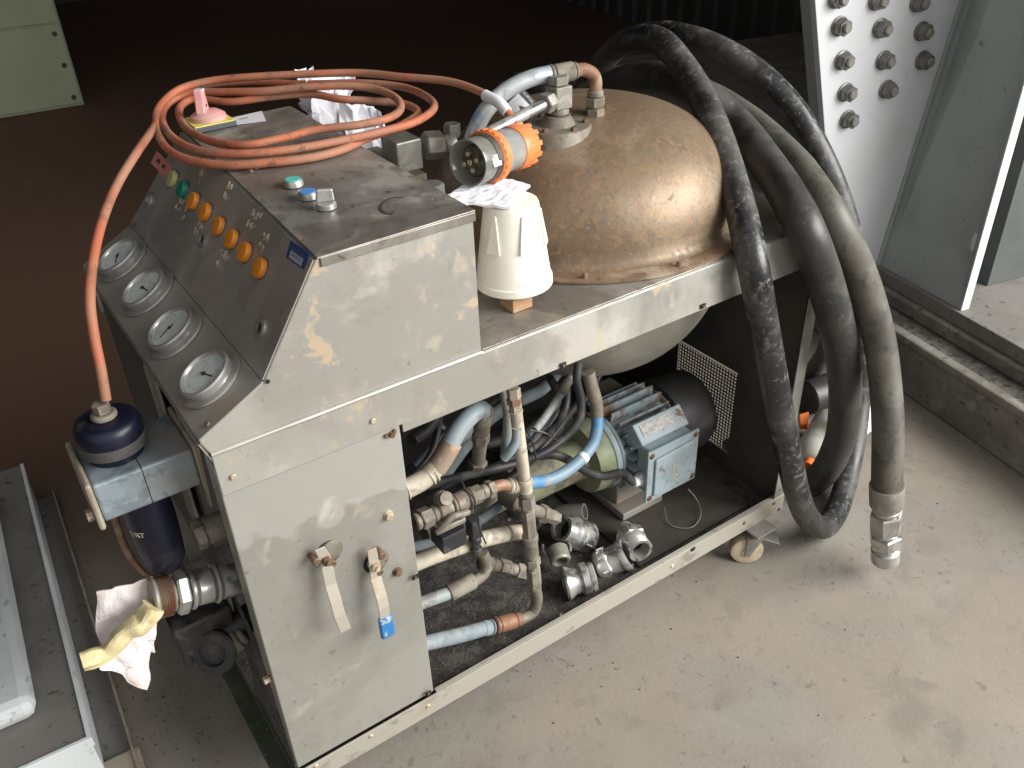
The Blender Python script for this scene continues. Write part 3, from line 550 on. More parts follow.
# gauges
for (px, py, ang) in ((203,373,200),(169,327,100),(142,287,190),(117,255,150)):
    c0_ = onG(px, py, .0195); b0 = c0_-nG*(.0195-.0035)
    g = build('gauge', MB().lathe(b0, nG, [(0,.0465),(.0025,.0475),(.004,.046),(.0045,.040),(.006,.0375),(.0100,.0375)], 48), 'stainless_cap', tr)
    build('bezel', MB().lathe(b0+nG*.0100, nG, [(0,.0385),(.006,.0395),(.0085,.0378),(.0088,.0345),(.0055,.0320),(.003,.0318)], 48, False), 'stainless_cap', g)
    build('dial', MB().lathe(b0+nG*.0105, nG, [(0,.0317),(.0038,.0317)], 40), 'gauge_dial', g)
    u_ = Vector((0,1,0)); v_ = nG.cross(u_).normalized(); aa = math.radians(ang); nd = u_*math.cos(aa)+v_*math.sin(aa); M = frame(b0+nG*.0145, nd, nG.cross(nd))
    mb = MB().box((-.007,-.0009,0), (.019,.0009,.0008)); mb.lathe((0,0,0), (0,0,1), [(0,.0032),(.0014,.003)], 14)
    build('needle', moved(mb, M), 'ink', g)
    mb = MB()
    for k in range(25):
        t = math.radians(-225+k*270/24); ca, sa = math.cos(t), math.sin(t); rr0 = .0225 if k % 4 == 0 else .0242
        m2 = MB().box((rr0,-.0003,0), (.0262,.0003,.0003), Matrix.Rotation(t, 4, 'Z')); mb.add(m2.v, m2.f)
    M0 = frame(b0+nG*.0144, Vector((0,-1,0)), nG.cross(Vector((0,-1,0))))
    build('scale_marks', moved(mb, M0), 'box_grey', g, 0)
for (px, py) in ((226,448-62),(208,425),(136,226),(100,268)):
    p = onG(px, py); build('panel_screw', MB().bcyl(p, p+nG*.004, .0038, 10), 'bolt_rust', tr)
# indicator lamps
for (px, py, m_, lb) in ((169,178,'lamp_yellow','pale yellow indicator lamp'),(179,188,'lamp_green','green indicator lamp'),(190,200,'lamp_orange',None),(202,211,'lamp_orange',None),(215,225,'lamp_orange',None),(228,238,'lamp_orange',None),(241,251,'lamp_orange',None),(256,267,'lamp_orange',None)):
    p = onB(px, py, .013)
    b_ = build('indicator_lamp', MB().lathe(p-nB*.010, nB, [(0,.0142),(.0075,.0142),(.0095,.0132),(.0100,.0115)], 28), m_, tr, label=lb)
    build('lamp_collar', MB().lathe(p-nB*.0102, nB, [(0,.0153),(.002,.0150)], 28), 'grey_edge', b_)
for (px, py) in ((203,240),(149,200),(261,328)):
    p = onB(px, py, .004)
    b_ = build('key_socket', MB().lathe(p-nB*.001, nB, [(0,.0130),(.004,.0125),(.0045,.0075),(.001,.007)], 26, False), 'stainless_cap', tr)
    build('socket_hole', MB().lathe(p-nB*.0005, nB, [(0,.007),(.001,.007)], 16), 'dark_gap' if px != 149 else 'gauge_dial', b_)
# faded paint-pen scribbles beside the lamps
random.seed(11)
def scribble(px, py, rows, n, mat='paint_pen'):
    mb = MB(); o = onB(px, py, .0036)
    for r_ in range(rows):
        x = 0
        for k in range(n-random.randint(0, 1)):
            pts = []; hgt = random.uniform(.011, .017)
            for q_ in range(random.randint(3, 5)):
                a_ = o+Vector((0,-1,0))*(x+random.uniform(-.001, .004))-dB*(r_*.016-random.uniform(0, hgt)); pts.append(a_)
            mb.tube(pts, .0011, 5, 4); x += .0072
    return build('handwriting', mb, mat, tr, 0)
for a_ in ((177,202,3,5),(197,225,2,4),(219,256,3,5),(226,190,3,4),(250,216,5,5),(262,238,2,4),(199,176,2,3),(184,212,2,3)):
    scribble(*a_)
# stickers
def sticker(name, pts, plane, mat, h=.0004):
    n_ = nB if plane == 'B' else Z
    P_ = [(onB(x, y, .0034) if plane == 'B' else atz(x, y, .9489)) for x, y in pts]
    return build(name, MB().prism(P_, n_*h), mat, tr, 0)
s1 = sticker('blue_sticker', [(291,240),(310,254),(304,270),(286,257)], 'B', 'label_blue')
def inner(pts, s0, s1_, t0, t1, h=.0039):
    a_, b_, c_, d_ = [Vector(p) for p in pts]
    f = lambda s, t: (a_*(1-s)+b_*s)*(1-t)+(d_*(1-s)+c_*s)*t
    q_ = [f(s0,t0), f(s1_,t0), f(s1_,t1), f(s0,t1)]; return [onB(v.x, v.y, h) for v in q_]
bs = [(291,240,0),(310,254,0),(304,270,0),(286,257,0)]
build('sticker_field', MB().prism(inner(bs,.14,.80,.48,.92), nB*.0003), 'label_pale', s1, 0)
mb = MB()
for k in range(14):
    if k % 3 != 2: mb.prism(inner(bs, .24+k*.033, .24+k*.033+.018, .56, .72, .0043), nB*.0002)
for k in range(10): mb.prism(inner(bs, .22+k*.055, .22+k*.055+.03, .30, .38, .0039), nB*.0002)
build('sticker_print', mb, 'box_grey', s1, 0)
s2 = sticker('pink_label', [(157,151),(173,166),(165,178),(151,163)], 'B', 'label_pink')
mb = MB(); ps = [(157,151,0),(173,166,0),(165,178,0),(151,163,0)]
for a_ in ((.2,.3),(.32,.38),(.55,.65),(.68,.73)): mb.prism(inner(ps, a_[0], a_[1], .35, .62, .0039), nB*.0002)
build('label_marks', mb, 'ink', s2, 0)
s3 = sticker('white_label', [(231,118),(262,111),(266,121),(236,125)], 'Z', 'label_white')
p = atz(246, 118, .9494); build('label_line', MB().box((p.x-.012,p.y-.002,.9494), (p.x+.004,p.y+.001,.9497)), 'ink', s3, 0)
# isolator with pink handle
c_ = atz(210, 124, .95)
iso = build('isolator_switch', MB().box((c_.x-.038, c_.y-.036, .9487), (c_.x+.036, c_.y+.036, .957)), 'grey_edge', tr, 0, .001)
build('yellow_plate', MB().box((c_.x-.036, c_.y-.035, .9572), (c_.x+.034, c_.y+.035, .9592)), 'yellow_plate', iso, 0, .0006)
k_ = build('handle_base', MB().lathe((c_.x, c_.y, .9593), (0,0,1), [(0,.030),(.007,.030),(.011,.024),(.014,.019)], 30), 'pink_plastic', iso)
M = frame((c_.x, c_.y, .972), (.5,.85,0), (-.85,.5,0))
mb = MB().prism([(-.018,0,0),(.018,0,0),(.012,0,.026),(.012,0,.036),(-.008,0,.038),(-.010,0,.022)], (0,.015,0)); moved(mb, M)
h_ = build('switch_handle', mb, 'pink_plastic', iso, 0, .002)
hp = Vector((c_.x+.002, c_.y-.0, .982)); vd = (CP-hp).normalized(); hb = hp+Vector((.5*0,0,0))
build('handle_hole', moved(MB().lathe((.002,-.0004,.010), (0,-1,0), [(0,.0028),(.0006,.0028)], 12), M), 'dark_gap', iso)
build('handle_tip', moved(MB().prism([(-.006,-.0005,.0352),(.010,-.0005,.0335),(.010,-.0005,.037),(-.006,-.0005,.0385)], (0,.013,0)), M), 'label_white', iso, 0)
# buttons on the top
for (px, py, m_) in ((293,181,'cap_aqua'),(308,193,'cap_blue')):
    p = atz(px, py, .955)
    b_ = build('push_button', MB().lathe((p.x,p.y,.9487), (0,0,1), [(0,.0145),(.006,.0142),(.0085,.0132),(.009,.0115)], 32), 'stainless_cap', tr)
    build('button_cap', MB().lathe((p.x,p.y,.9566), (0,0,1), [(0,.0118),(.0018,.0112)], 30), m_, b_)
p = atz(326, 205, .952)
b_ = build('selector_switch', MB().lathe((p.x,p.y,.9487), (0,0,1), [(0,.0145),(.006,.0142),(.0075,.013)], 32), 'stainless_cap', tr)
M = frame((p.x, p.y, .9562), (.95,-.3,0), (.3,.95,0))
build('selector_knob', moved(MB().prism([(-.013,0,0),(.013,0,0),(.012,.0,.017),(-.010,.0,.019)], (0,.008,0)), M), 'stainless_cap', b_, 0, .002)
# oily ring on the top
mb = MB().tube([atz(x, y, .9486) for x, y in ((404,200-3),(392,198),(383,203),(381,209),(386,213),(394,214))], lambda t: .0011+.0014*math.sin(t*3.1), 6, 8)
for v in mb.v: v.z = .9487+(v.z-.9486)*.12
build('oil_ring', mb, 'inner_dark', tr, 0)

# ---------------- tank
TC = Vector((.868, .337, 0)); TR = .289; TH = .182
prof = [(0, TR)]
for i in range(1, 33):
    a = math.pi/2*i/32; prof.append((.02+TH*math.sin(a)**.86 if i else 0, max(TR*math.cos(a)**.80, .0005)))
tank = build('tank', MB().lathe((TC.x, TC.y, H+.008), (0,0,1), [(0,TR+.019),(.002,TR+.012),(.006,TR+.006),(.013,TR+.0012)]+prof[1:], 96, False), 'rusty_dome', tr, 60)
build('flange_ring', MB().lathe((TC.x, TC.y, H+.0028), (0,0,1), [(0,TR+.042),(.001,TR+.0445),(.005,TR+.0445),(.0065,TR+.041),(.0068,TR+.004)], 96), 'rust_flange', tank, 50)
pb = [(.655, H-.03)]
bowl = MB().lathe((TC.x, TC.y, H-.005), (0,0,-1), [(0,.29),(.05,.289)]+[(.05+.275*math.sin(math.pi/2*i/20), max(.289*math.cos(math.pi/2*i/20)**.85, .001)) for i in range(1, 21)], 72)
build('tank_bottom', bowl, 'bowl_metal', tank, 60)
for d in (262, 292, 330, 232, 200, 20, 60, 100, 140):
    a = math.radians(d); p = Vector((TC.x+(TR+.031)*math.cos(a), TC.y+(TR+.031)*math.sin(a), H+.0098))
    build('tank_bolt', MB().bcyl(p-Z*.001, p+Z*.0085, .0048, 10), 'rust_flange', tank)
# top disc + square fitting
zt = H+.008+.02+TH-.003
TP = atz(557, 124, zt)
build('top_flange', MB().lathe((TP.x,TP.y,zt-.030), (0,0,1), [(0,.060),(.026,.060),(.030,.058),(.031,.032),(.038,.028),(.046,.022)], 44), 'fitting_dusty', tank, 40)
for k in range(6):
    a = k*math.pi/3+.5; p = Vector((TP.x+.049*math.cos(a), TP.y+.049*math.sin(a), zt+.0005)); build('flange_bolt', MB().hex(p, p+Z*.006, .0055), 'bolt_rust', tank)
S0 = Vector((TP.x+.004, TP.y, zt+.016))
build('square_tee', MB().bcyl(S0, S0+Z*.012, .018, 20).box((S0.x-.017, S0.y-.017, S0.z+.012), (S0.x+.017, S0.y+.017, S0.z+.050)), 'fitting_zinc', tank, 40, .002)
build('tee_cap', MB().hex(S0+Z*.051, S0+Z*.066, .0185), 'fitting_zinc', tank)
dX = (atz(440,168,zt-.005)-atz(540,116,zt+.02)); dX.normalize()
N0 = S0+Z*.03+dX*.018
build('pipe_nut', MB().hex(N0, N0+dX*.020, .0175), 'fitting_zinc', tank)
PE = N0+dX*.165
build('steel_pipe', MB().tube([N0+dX*.018, N0+dX*.09, PE], .0095, 18, 6), 'chrome', tank)
# elbow riser
EP = atz(595, 116, zt-.003)
build('riser_fitting', MB().stack(EP, EP+Z*.046, [(1.1,.0175,'h'),(.25,.0135,'c'),(1.2,.0185,'h2'),(.9,.0145,'c')]), 'fitting_dusty', tank)
e1 = EP+Z*.046
f1_ = Vector((-.86, .22, .0)).normalized()
elb = [e1, e1+Z*.014, e1+Z*.028+f1_*.006, e1+Z*.037+f1_*.022, e1+Z*.038+f1_*.036]
build('copper_elbow', MB().tube(elb, .0115, 18, 8), 'copper_rust', tank)
hs = elb[-1]
build('hose_ferrule', MB().stack(hs, hs+f1_*.05+Z*-.002, [(.1,.0145,'c'),(.7,.0165,'c'),(.12,.0175,'c')], 24), 'fitting_dusty', tank)
h0 = hs+f1_*.048
build('silver_hose', MB().tube([h0, h0+f1_*.04-Z*.004, h0+f1_*.085-Z*.020, h0+f1_*.125-Z*.052, h0+f1_*.15-Z*.10, h0+f1_*.16-Z*.16], .0145, 20, 8), 'silver_blue_hose', tank)

# ---------------- filter unit hung at the left side
FD = Vector((-.004, 0, .013))
FB = Vector((-.085, .14, 0))
fx0 = at(90, 500, .10).x; 
fil = build('filter_head', MB().box((-.134, .085, .610), (-.003, .190, .672)), 'filter_grey', tr, 0, .004)
build('end_cap', MB().box((-.143, .078, .603), (-.1345, .198, .680)), 'cream_metal', fil, 0, .004)
build('end_cap', MB().box((-.0025, .078, .603), (.004, .198, .680)), 'cream_metal', fil, 0, .004)
build('joint_line', MB().box((-.0712, .0845, .6095), (-.0702, .1905, .6725)), 'dark_gap', fil, 0)
build('cap_screw', MB().hex((-.1435, .10, .62), (-.152, .10, .62), .0085), 'bolt_pale', fil)
fc = Vector((-.088, .143, .672))
build('filter_cap', MB().lathe(fc, (0,0,1), [(0,.036),(.016,.0365),(.0165,.0430),(.030,.0434),(.046,.0430),(.054,.0395),(.057,.033),(.058,.015)], 44), 'blue_paint', fil, 45)
build('cap_band', MB().lathe(fc+Z*.0135, (0,0,1), [(0,.0432),(.0005,.0440),(.016,.0440),(.0165,.0434)], 44), 'blue_paint_band', fil)
build('cap_nut', MB().stack(fc+Z*.057, fc+Z*.080, [(.4,.017,'c'),(.6,.0115,'h')]), 'fitting_dusty', fil)
bc = Vector((-.075, .135, .609))
build('filter_bowl', MB().lathe(bc, (0,0,-1), [(0,.034),(.06,.034),(.10,.0325),(.135,.030),(.15,.022),(.155,.008)], 40), 'blue_paint', fil, 45)
# maker's letters running round the bowl
mb = MB()
def bowl_text(s, zc, size):
    c = bpy.data.curves.new('t', 'FONT'); c.body = s; c.size = size; c.extrude = .0004; c.align_x = 'CENTER'; c.align_y = 'CENTER'
    t = bpy.data.objects.new('tmp', c); COL.objects.link(t); bpy.context.view_layer.update()
    me = bpy.data.meshes.new_from_object(t); bpy.data.objects.remove(t); m_ = MB(); R_ = .0345
    for v in me.vertices:
        th = math.radians(-140)+v.co.x/R_; rr_ = R_+v.co.z; m_.v.append(Vector((bc.x+rr_*math.cos(th), bc.y+rr_*math.sin(th), zc+v.co.y)))
    m_.f = [tuple(p.vertices) for p in me.polygons]; return m_
build('bowl_lettering', bowl_text('URT', .548, .012), 'paint_pen', fil, 0)
for o_ in [fil]+list(fil.children):
    for v in o_.data.vertices: v.co += FD
# brackets behind the filter
build('filter_bracket', MB().box((-.012, .20, .45), (-.008, .26, .735)).prism([(-.002,.06,.70),(-.002,.075,.70),(-.002,.10,.58),(-.002,.085,.58)], (-.003,0,0)), 'cream_metal', tr, 0)
build('dark_opening_sheet', MB().box((.0, .20, .30), (.004, .62, .70)), 'inner_dark', tr, 0)  # dark sheet standing in for the shade inside the open left side
build('inner_valve', MB().bcyl((.02, .10, .53), (-.02, .10, .53), .022, 18).hex((-.02,.10,.53), (-.035,.10,.53), .024).box((.03,.08,.33), (.06,.14,.60)), 'fitting_dusty', tr)
# outlet coupling sticking out to the left
ox = .105; oz = .405
O1 = Vector((.01, ox, .415)); O2 = Vector((-.118, ox, .447)); dO = (O2-O1).normalized()
oc = build('outlet_coupling', MB().stack(O1-dO*.03, O1+dO*.035, [(.3,.030,'c'),(.7,.0275,'c')], 32).stack(O1+dO*.035, O1+dO*.078, [(.2,.031,'c'),(1.0,.0275,'c'),(.25,.031,'c')], 32), 'chrome', tr)
build('union_nut', MB().hex(O1+dO*.080, O1+dO*.098, .034, .2), 'stainless_cap', oc)
build('outlet_neck', MB().bcyl(O1+dO*.098, O1+dO*.104, .026, 28), 'fitting_dusty', oc)
build('thread_wrap', MB().stack(O1+dO*.104, O1+dO*.124, [(1,.0305,'t')], 32), 'copper_rust', oc)
build('end_ring', MB().stack(O1+dO*.124, O1+dO*.132, [(1,.032,'c')], 32), 'steel_dark', oc)
# copper capillary running down past the filter bowl
build('capillary_pipe', MB().tube([(-.118,.165,.61),(-.122,.168,.56),(-.122,.165,.50),(-.112,.15,.46),(-.098,.13,.455)], .0055, 12, 8), 'copper_rust', tr)
# lower black drain valve
V = Vector((-.055, .115, .28))
dv = build('drain_valve', MB().lathe(V, (-.35,-.5,.3), [(-.02,.030),(.0,.036),(.008,.037),(.012,.033),(.013,.022),(.004,.021)], 32, True).bcyl(V+Vector((.005,.02,.0)), V+Vector((.09,.02,.02)), .024, 22), 'black_conduit', tr)
build('valve_body', MB().box((-.105, .125, .26), (-.01, .20, .345)).bcyl((-.06,.16,.26), (-.06,.16,.22), .03, 20), 'black_conduit', dv, 40, .006)
build('valve_union', MB().stack(V+Vector((.02,-.006,.0)), V+Vector((.05,-.006,.012)), [(1,.019,'h'),(.5,.015,'c')]), 'fitting_dusty', dv)
build('side_stud', MB().hex((-.001,.02,.27), (-.012,.02,.27), .0065), 'bolt_pale', tr)
build('side_gusset', MB().prism([(-.001,.05,.31),(-.001,.16,.36),(-.001,.20,.03),(-.001,.02,.03)], (.003,0,0)), 'tray_grit', tr, 0)

# ---------------- valve blocks behind the console
def blk(name, px, py, y, s, mat='fitting_zinc', zoff=0):
    p = at(px, py, y); return build(name, MB().box((p.x-s[0]/2, p.y-s[1]/2, p.z-s[2]/2), (p.x+s[0]/2, p.y+s[1]/2, p.z+s[2]/2)), mat, tr, 0, .003)
vb = blk('valve_block', 402, 152, .42, (.05,.06,.055)); blk('valve_block', 404, 185, .40, (.06,.07,.05), 'fitting_dusty'); blk('valve_block', 372, 190, .46, (.09,.10,.12), 'fitting_dusty')
p = at(424, 146, .40); build('block_fitting', MB().hex(p, p+Vector((.034,-.004,-.004)), .025, .2).bcyl(p+Vector((.034,-.004,-.004)), p+Vector((.06,-.004,-.006)), .016, 20), 'fitting_zinc', tr)
p = at(452, 130, .44); build('block_nut', MB().hex(p-Z*.012, p+Z*.012, .016, 0), 'fitting_zinc', tr)
p = at(432, 186, .34); build('grey_connector', MB().bcyl(p-Z*.10, p+Z*.005, .022, 22).box((p.x-.045, p.y-.03, p.z-.06), (p.x+.01, p.y+.02, p.z-.012)), 'plug_grey', tr)
p = at(481, 231, .10); build('side_peg', MB().box((.4146, p.y-.008, p.z-.010), (.452, p.y+.008, p.z+.010)), 'wood', tr, 0, .001)

# ---------------- pipework in the open bay
def pipe(name, pts, r, mat, parent=tr, seg=18, **kw):
    return build(name, MB().tube([at(*q_) for q_ in pts], r, seg, 8, **kw), mat, parent)
# thick cream and pale blue hose next to the panel
hA = pipe('suction_hose', [(440,465,.10),(449,446,.10),(458,430,.105),(468,418,.11),(477,411,.115),(483,410,.12)], .0165, 'pale_blue_hose')
pipe('elbow_sleeve', [(398,492,.10),(412,486,.10),(425,478,.10),(437,466,.10)], .0175, 'cream_sleeve', hA)
pipe('rust_collar', [(436,468,.10),(444,456,.10),(452,442,.10)], .0185, 'rust_sleeve', hA)
for (a_, b_) in (((428,476),(430,474.5)), ((432,472.5),(434,471)), ((404,490),(406,489))):
    build('ring', MB().bcyl(at(*a_, .10), at(*b_, .10), .0195, 26), 'cream_sleeve', hA)
build('hose_tail', MB().stack(at(484,409,.122), at(477,470,.16), [(.2,.017,'c'),(1,.015,'c'),(.4,.0165,'h'),(1,.013,'c'),(.5,.018,'h')]), 'fitting_dusty', hA)
# vertical manifold of fittings
mf = build('manifold', MB().stack(at(526,492,.06), at(535,588,.06), [(.3,.0125,'c'),(.8,.0155,'h'),(.25,.012,'c'),(2.0,.0135,'h2'),(.5,.0155,'c'),(1.4,.0135,'c'),(.6,.016,'h'),(.3,.0125,'c'),(1.6,.0145,'h2'),(.2,.013,'c')]), 'fitting_dusty', tr)
build('manifold_outlet', MB().stack(at(527,508,.07), at(556,518,.12), [(1,.012,'c'),(.5,.018,'h'),(.8,.0145,'h')]), 'fitting_dusty', mf)
build('riser_pipe', MB().stack(at(513,388,.075), at(526,492,.06), [(.5,.0125,'h'),(.08,.010,'c'),(.55,.0115,'h2'),(.1,.0125,'c'),(1.7,.0110,'c'),(2.0,.0112,'c'),(.1,.0135,'c'),(.7,.0125,'c')]), 'cream_sleeve', mf)
build('rust_nut', MB().hex(at(513.5,397,.0745), at(514.5,404,.0735), .0133), 'copper_rust', mf)
pipe('pale_elbow', [(517,428,.062),(516,440,.06),(511,450,.062),(504,458,.07)], .0085, 'pale_blue_hose', mf)
pipe('elbow_pipe', [(535,586,.06),(537,600,.06),(533,612,.06),(522,619,.06),(516,621,.06)], .0115, 'fitting_dusty', mf)
build('rust_ferrule', MB().stack(at(521,619,.06), at(494,626,.06), [(.4,.014,'c'),(1,.0165,'c'),(.2,.018,'c')]), 'copper_rust', mf)
build('clamp_band', MB().stack(at(492,627,.06), at(482,629,.06), [(.2,.0165,'c'),(1,.0155,'c')]), 'grey_hose', mf)
pipe('return_hose', [(486,628,.06),(465,634,.06),(440,640,.06),(415,646,.06)], .0145, 'grey_hose', mf, wob=.08)
# bright blue hose
bh = pipe('blue_hose', [(528,483,.075),(545,481,.08),(562,474,.085),(579,461,.09),(592,445,.10),(597,428,.11),(597,414,.12)], .0118, 'bright_blue_hose')
pipe('hose_upper', [(597,416,.118),(596,402,.125),(592,388,.13),(588,372,.135)], .013, 'fitting_dusty', bh)
build('white_band', MB().bcyl(at(581,460,.0895), at(585,455,.093), .0125, 20), 'label_white', bh)
build('hose_ferrule', MB().stack(at(529,483,.075), at(508,486,.072), [(.1,.0125,'c'),(1,.0148,'c'),(.15,.016,'c'),(.2,.0145,'c')]), 'cream_sleeve', bh)
pipe('ferrule_elbow', [(509,486,.072),(502,485,.07),(494,487,.07),(488,491,.07)], .0105, 'copper_rust', bh)
build('elbow_nut', MB().stack(at(493,488,.07), at(473,496,.068), [(.8,.0165,'h'),(.8,.013,'c'),(1,.0165,'h2')]), 'fitting_dusty', bh)
# solenoid valve
sv = build('solenoid_valve', MB().stack(at(474,495,.068), at(414,523,.062), [(.4,.0175,'c'),(.2,.019,'c'),(.9,.0175,'c'),(.2,.019,'c'),(1.0,.0165,'c'),(.4,.015,'c'),(.8,.0185,'h'),(.4,.015,'c')], 26), 'fitting_dusty', tr)
c_ = at(446, 500, .05); build('valve_bonnet', MB().lathe(c_+Vector((0,.02,-.01)), (0,-.8,.55), [(0,.013),(.014,.013),(.015,.0105),(.02,.0105),(.021,.0125),(.028,.0115)], 22), 'fitting_dusty', sv)
c_ = at(451, 526, .045)
build('valve_cover', MB().box((c_.x-.03, c_.y-.002, c_.z-.007), (c_.x+.03, c_.y+.035, c_.z+.004)).hex((c_.x-.024,c_.y+.003,c_.z+.004), (c_.x-.024,c_.y+.003,c_.z+.012), .006).hex((c_.x+.024,c_.y+.003,c_.z+.004), (c_.x+.024,c_.y+.003,c_.z+.012), .006), 'fitting_dusty', sv, 30, .004)
pipe('cover_bead', [(437,532,.044),(445,524,.040),(452,517,.040),(462,514,.042),(468,512,.044)], .006, 'fitting_dusty', sv)
c_ = at(455, 541, .042); build('coil', MB().box((c_.x-.024, c_.y, c_.z-.02), (c_.x+.024, c_.y+.045, c_.z+.017)), 'black_conduit', sv, 0, .002)
c_ = at(477, 532, .06); build('coil_plug', MB().box((c_.x-.009, c_.y, c_.z-.018), (c_.x+.010, c_.y+.025, c_.z+.022)).stack(c_+Vector((0,.01,-.018)), c_+Vector((.002,.01,-.058)), [(1,.0115,'c'),(.8,.009,'h'),(.8,.011,'c')]), 'black_conduit', sv, 30, .001)
build('cable_tie', MB().tube([at(461,476,.045), at(464,486,.043), at(474,500,.045), at(477,522,.045), at(486,544,.04)], .0013, 6, 6).tube([at(486,544,.04), at(479,525,.045), at(478,505,.047)], .0013, 6, 6), 'tie_black', sv)
# cream pipe across the bay
cp_ = pipe('cream_pipe', [(408,566,.09),(430,557,.09),(455,548,.09),(480,540,.095),(505,534,.10),(520,532,.105)], .0155, 'cream_sleeve')
build('cream_pipe_ring', MB().bcyl(at(506,534,.10), at(509,533.5,.10), .017, 22), 'fitting_dusty', cp_)
# lower elbow and pale hose
le = pipe('lower_elbow', [(482,552,.10),(486,562,.10),(484,573,.10),(474,581,.10),(466,584,.10)], .0115, 'fitting_dusty')
build('lower_ferrule', MB().bcyl(at(474,580,.10), at(448,594,.10), .0165, 22), 'fitting_dusty', le)
pipe('lower_hose', [(452,592,.10),(438,597,.10),(424,602,.10),(408,608,.10)], .0125, 'pale_blue_hose', le)
build('cross_fitting', MB().stack(at(480,562,.14), at(532,574,.12), [(1,.016,'h'),(.6,.013,'c'),(1,.0165,'h2'),(.5,.013,'c'),(1,.017,'h'),(.5,.014,'c')]), 'fitting_dusty', tr)
# thin pale blue hoses and black conduits up to the deck
p2 = pipe('pilot_hose', [(535,430,.16),(545,417,.17),(556,401,.18),(564,388,.19),(572,374,.20)], .0085, 'pale_blue_hose')
build('pilot_ferrule', MB().bcyl(at(560,394,.184), at(569,379,.197), .0105, 16), 'fitting_dusty', p2)
cons = [[(579,362,.15),(577,380,.14),(581,400,.13),(579,420,.12),(565,437,.12),(545,452,.12),(520,462,.13),(490,470,.14),(455,478,.16),(420,488,.18)],
 [(550,378,.22),(558,395,.22),(553,412,.20),(540,432,.17),(525,450,.15),(498,466,.15),(470,474,.17),(440,487,.19)],
 [(566,372,.24),(566,405,.22),(556,425,.19),(540,443,.15),(528,452,.14)],
 [(440,400,.25),(438,430,.24),(430,455,.22),(410,480,.2)]]
for i, cpt in enumerate(cons):
    build('black_conduit', MB().tube([at(*q_) for q_ in cpt], .0085 if i < 3 else .007, 12, 14, ripple=.04 if i != 0 else 0), 'black_conduit', tr, 60)
build('bundle_tie', MB().tube([at(527,431,.11), at(534,447,.105), at(536,460,.11)], .0016, 6, 6).tube([at(530,430,.11), at(545,433,.10), at(558,441,.095)], .0014, 6, 6), 'tie_black', tr)
for pts_, r_, m_ in (([(420,470,.30),(450,440,.30),(480,420,.32),(510,400,.34)], .022, 'grey_hose'), ([(430,420,.34),(470,445,.30),(520,440,.30),(560,470,.30)], .011, 'black_conduit'),
    ([(500,372,.14),(505,395,.14),(508,420,.15),(505,452,.17)], .0095, 'pale_blue_hose'), ([(412,440,.20),(428,428,.22),(446,400,.26),(450,380,.28)], .012, 'black_conduit'),
    ([(600,372,.30),(588,395,.28),(572,410,.26),(548,440,.22),(520,470,.20),(480,500,.20),(440,515,.20),(410,520,.22)], .0095, 'black_conduit'), ([(560,368,.30),(540,390,.30),(500,410,.30),(470,440,.30),(440,480,.30)], .014, 'grey_hose'),
    ([(440,620,.20),(480,600,.22),(520,560,.24),(540,520,.28)], .012, 'black_conduit'), ([(410,548,.20),(440,540,.20),(480,520,.20),(500,505,.2)], .010, 'grey_hose')):
    build('rear_hose', MB().tube([at(*q_) for q_ in pts_], r_, 12, 12, ripple=.03 if m_ == 'black_conduit' else 0), m_, tr, 60)
p = at(455, 560, .30); build('rear_pipe', MB().tube([at(520,450,.33), at(540,432,.33), at(566,420,.33)], .03, 18, 8), 'grey_hose', tr)

# ---------------- green pump and motor
AY, AZ = .255, .182
AX = lambda x: Vector((x, AY, AZ))
pu = build('pump_body', MB().lathe(AX(.40), (1,0,0), [(0,.028),(.05,.031),(.052,.034),(.20,.034)], 36), 'green_paint', tr)
build('bell_housing', MB().lathe(AX(.600), (1,0,0), [(0,.045),(.002,.064),(.014,.064),(.016,.046),(.10,.046),(.17,.047),(.19,.050),(.195,.082),(.216,.086),(.236,.086)], 44), 'green_paint', pu, 40)
build('housing_rim', MB().lathe(AX(.8365), (1,0,0), [(0,.088),(.003,.090),(.012,.090),(.014,.088)], 44), 'motor_blue', pu, 40)
for k in range(6):
    a_ = k*math.pi/3+.3; p = AX(.6)+Vector((0,.062*math.cos(a_),.062*math.sin(a_))); build('housing_bolt', MB().hex(p, p-Vector((.010,0,0)), .007), 'fitting_dusty', pu)
c_ = at(522, 505, .15); build('pump_elbow', MB().bcyl(c_+Vector((-.01,.05,-.0)), c_, .022, 20).bcyl(c_, c_+Z*-.03, .018, 20), 'fitting_dusty', pu)
mo = build('motor', MB().lathe(AX(.851), (1,0,0), [(0,.060),(.004,.084),(.012,.084),(.014,.074),(.165,.074),(.167,.086),(.178,.086)], 44), 'motor_blue', tr, 40)
mb = MB()
for k in range(22):
    a_ = 2*math.pi*(k+.3)/22
    if math.sin(a_) < -.85: continue
    M = Matrix.Translation(AX(0)) @ Matrix.Rotation(a_, 4, 'X')
    mb.box((.868, .070, -.0026), (1.012, .103, .0026), M)
build('cooling_fins', mb, 'motor_fins', mo, 0, .0006)
build('fan_cowl', MB().lathe(AX(1.022), (1,0,0), [(0,.092),(.003,.099),(.085,.099),(.110,.090),(.120,.070),(.121,.02)], 48), 'motor_cowl', mo, 40)
ny = .105
tbn = [at(649,454,.115), at(699.5,432,.115), at(697.5,478.5,.115), at(651,501,.115)]
x0, x1 = tbn[0].x, tbn[1].x; z1 = tbn[0].z; z0 = tbn[3].z
build('terminal_box', MB().box((x0+.012, .122, z0+.012), (x1-.012, .165, z1-.006)), 'motor_blue', mo, 0, .004)
build('terminal_cover', MB().box((x0, .1155, z0), (x1, .1215, z1)), 'motor_blue', mo, 0, .0015)
ins = [(x0+.018, z0+.014), (x1-.022, z0+.012), (x1-.010, z0+.045), (x1-.018, z1-.018), (x0+.018, z1-.024)]
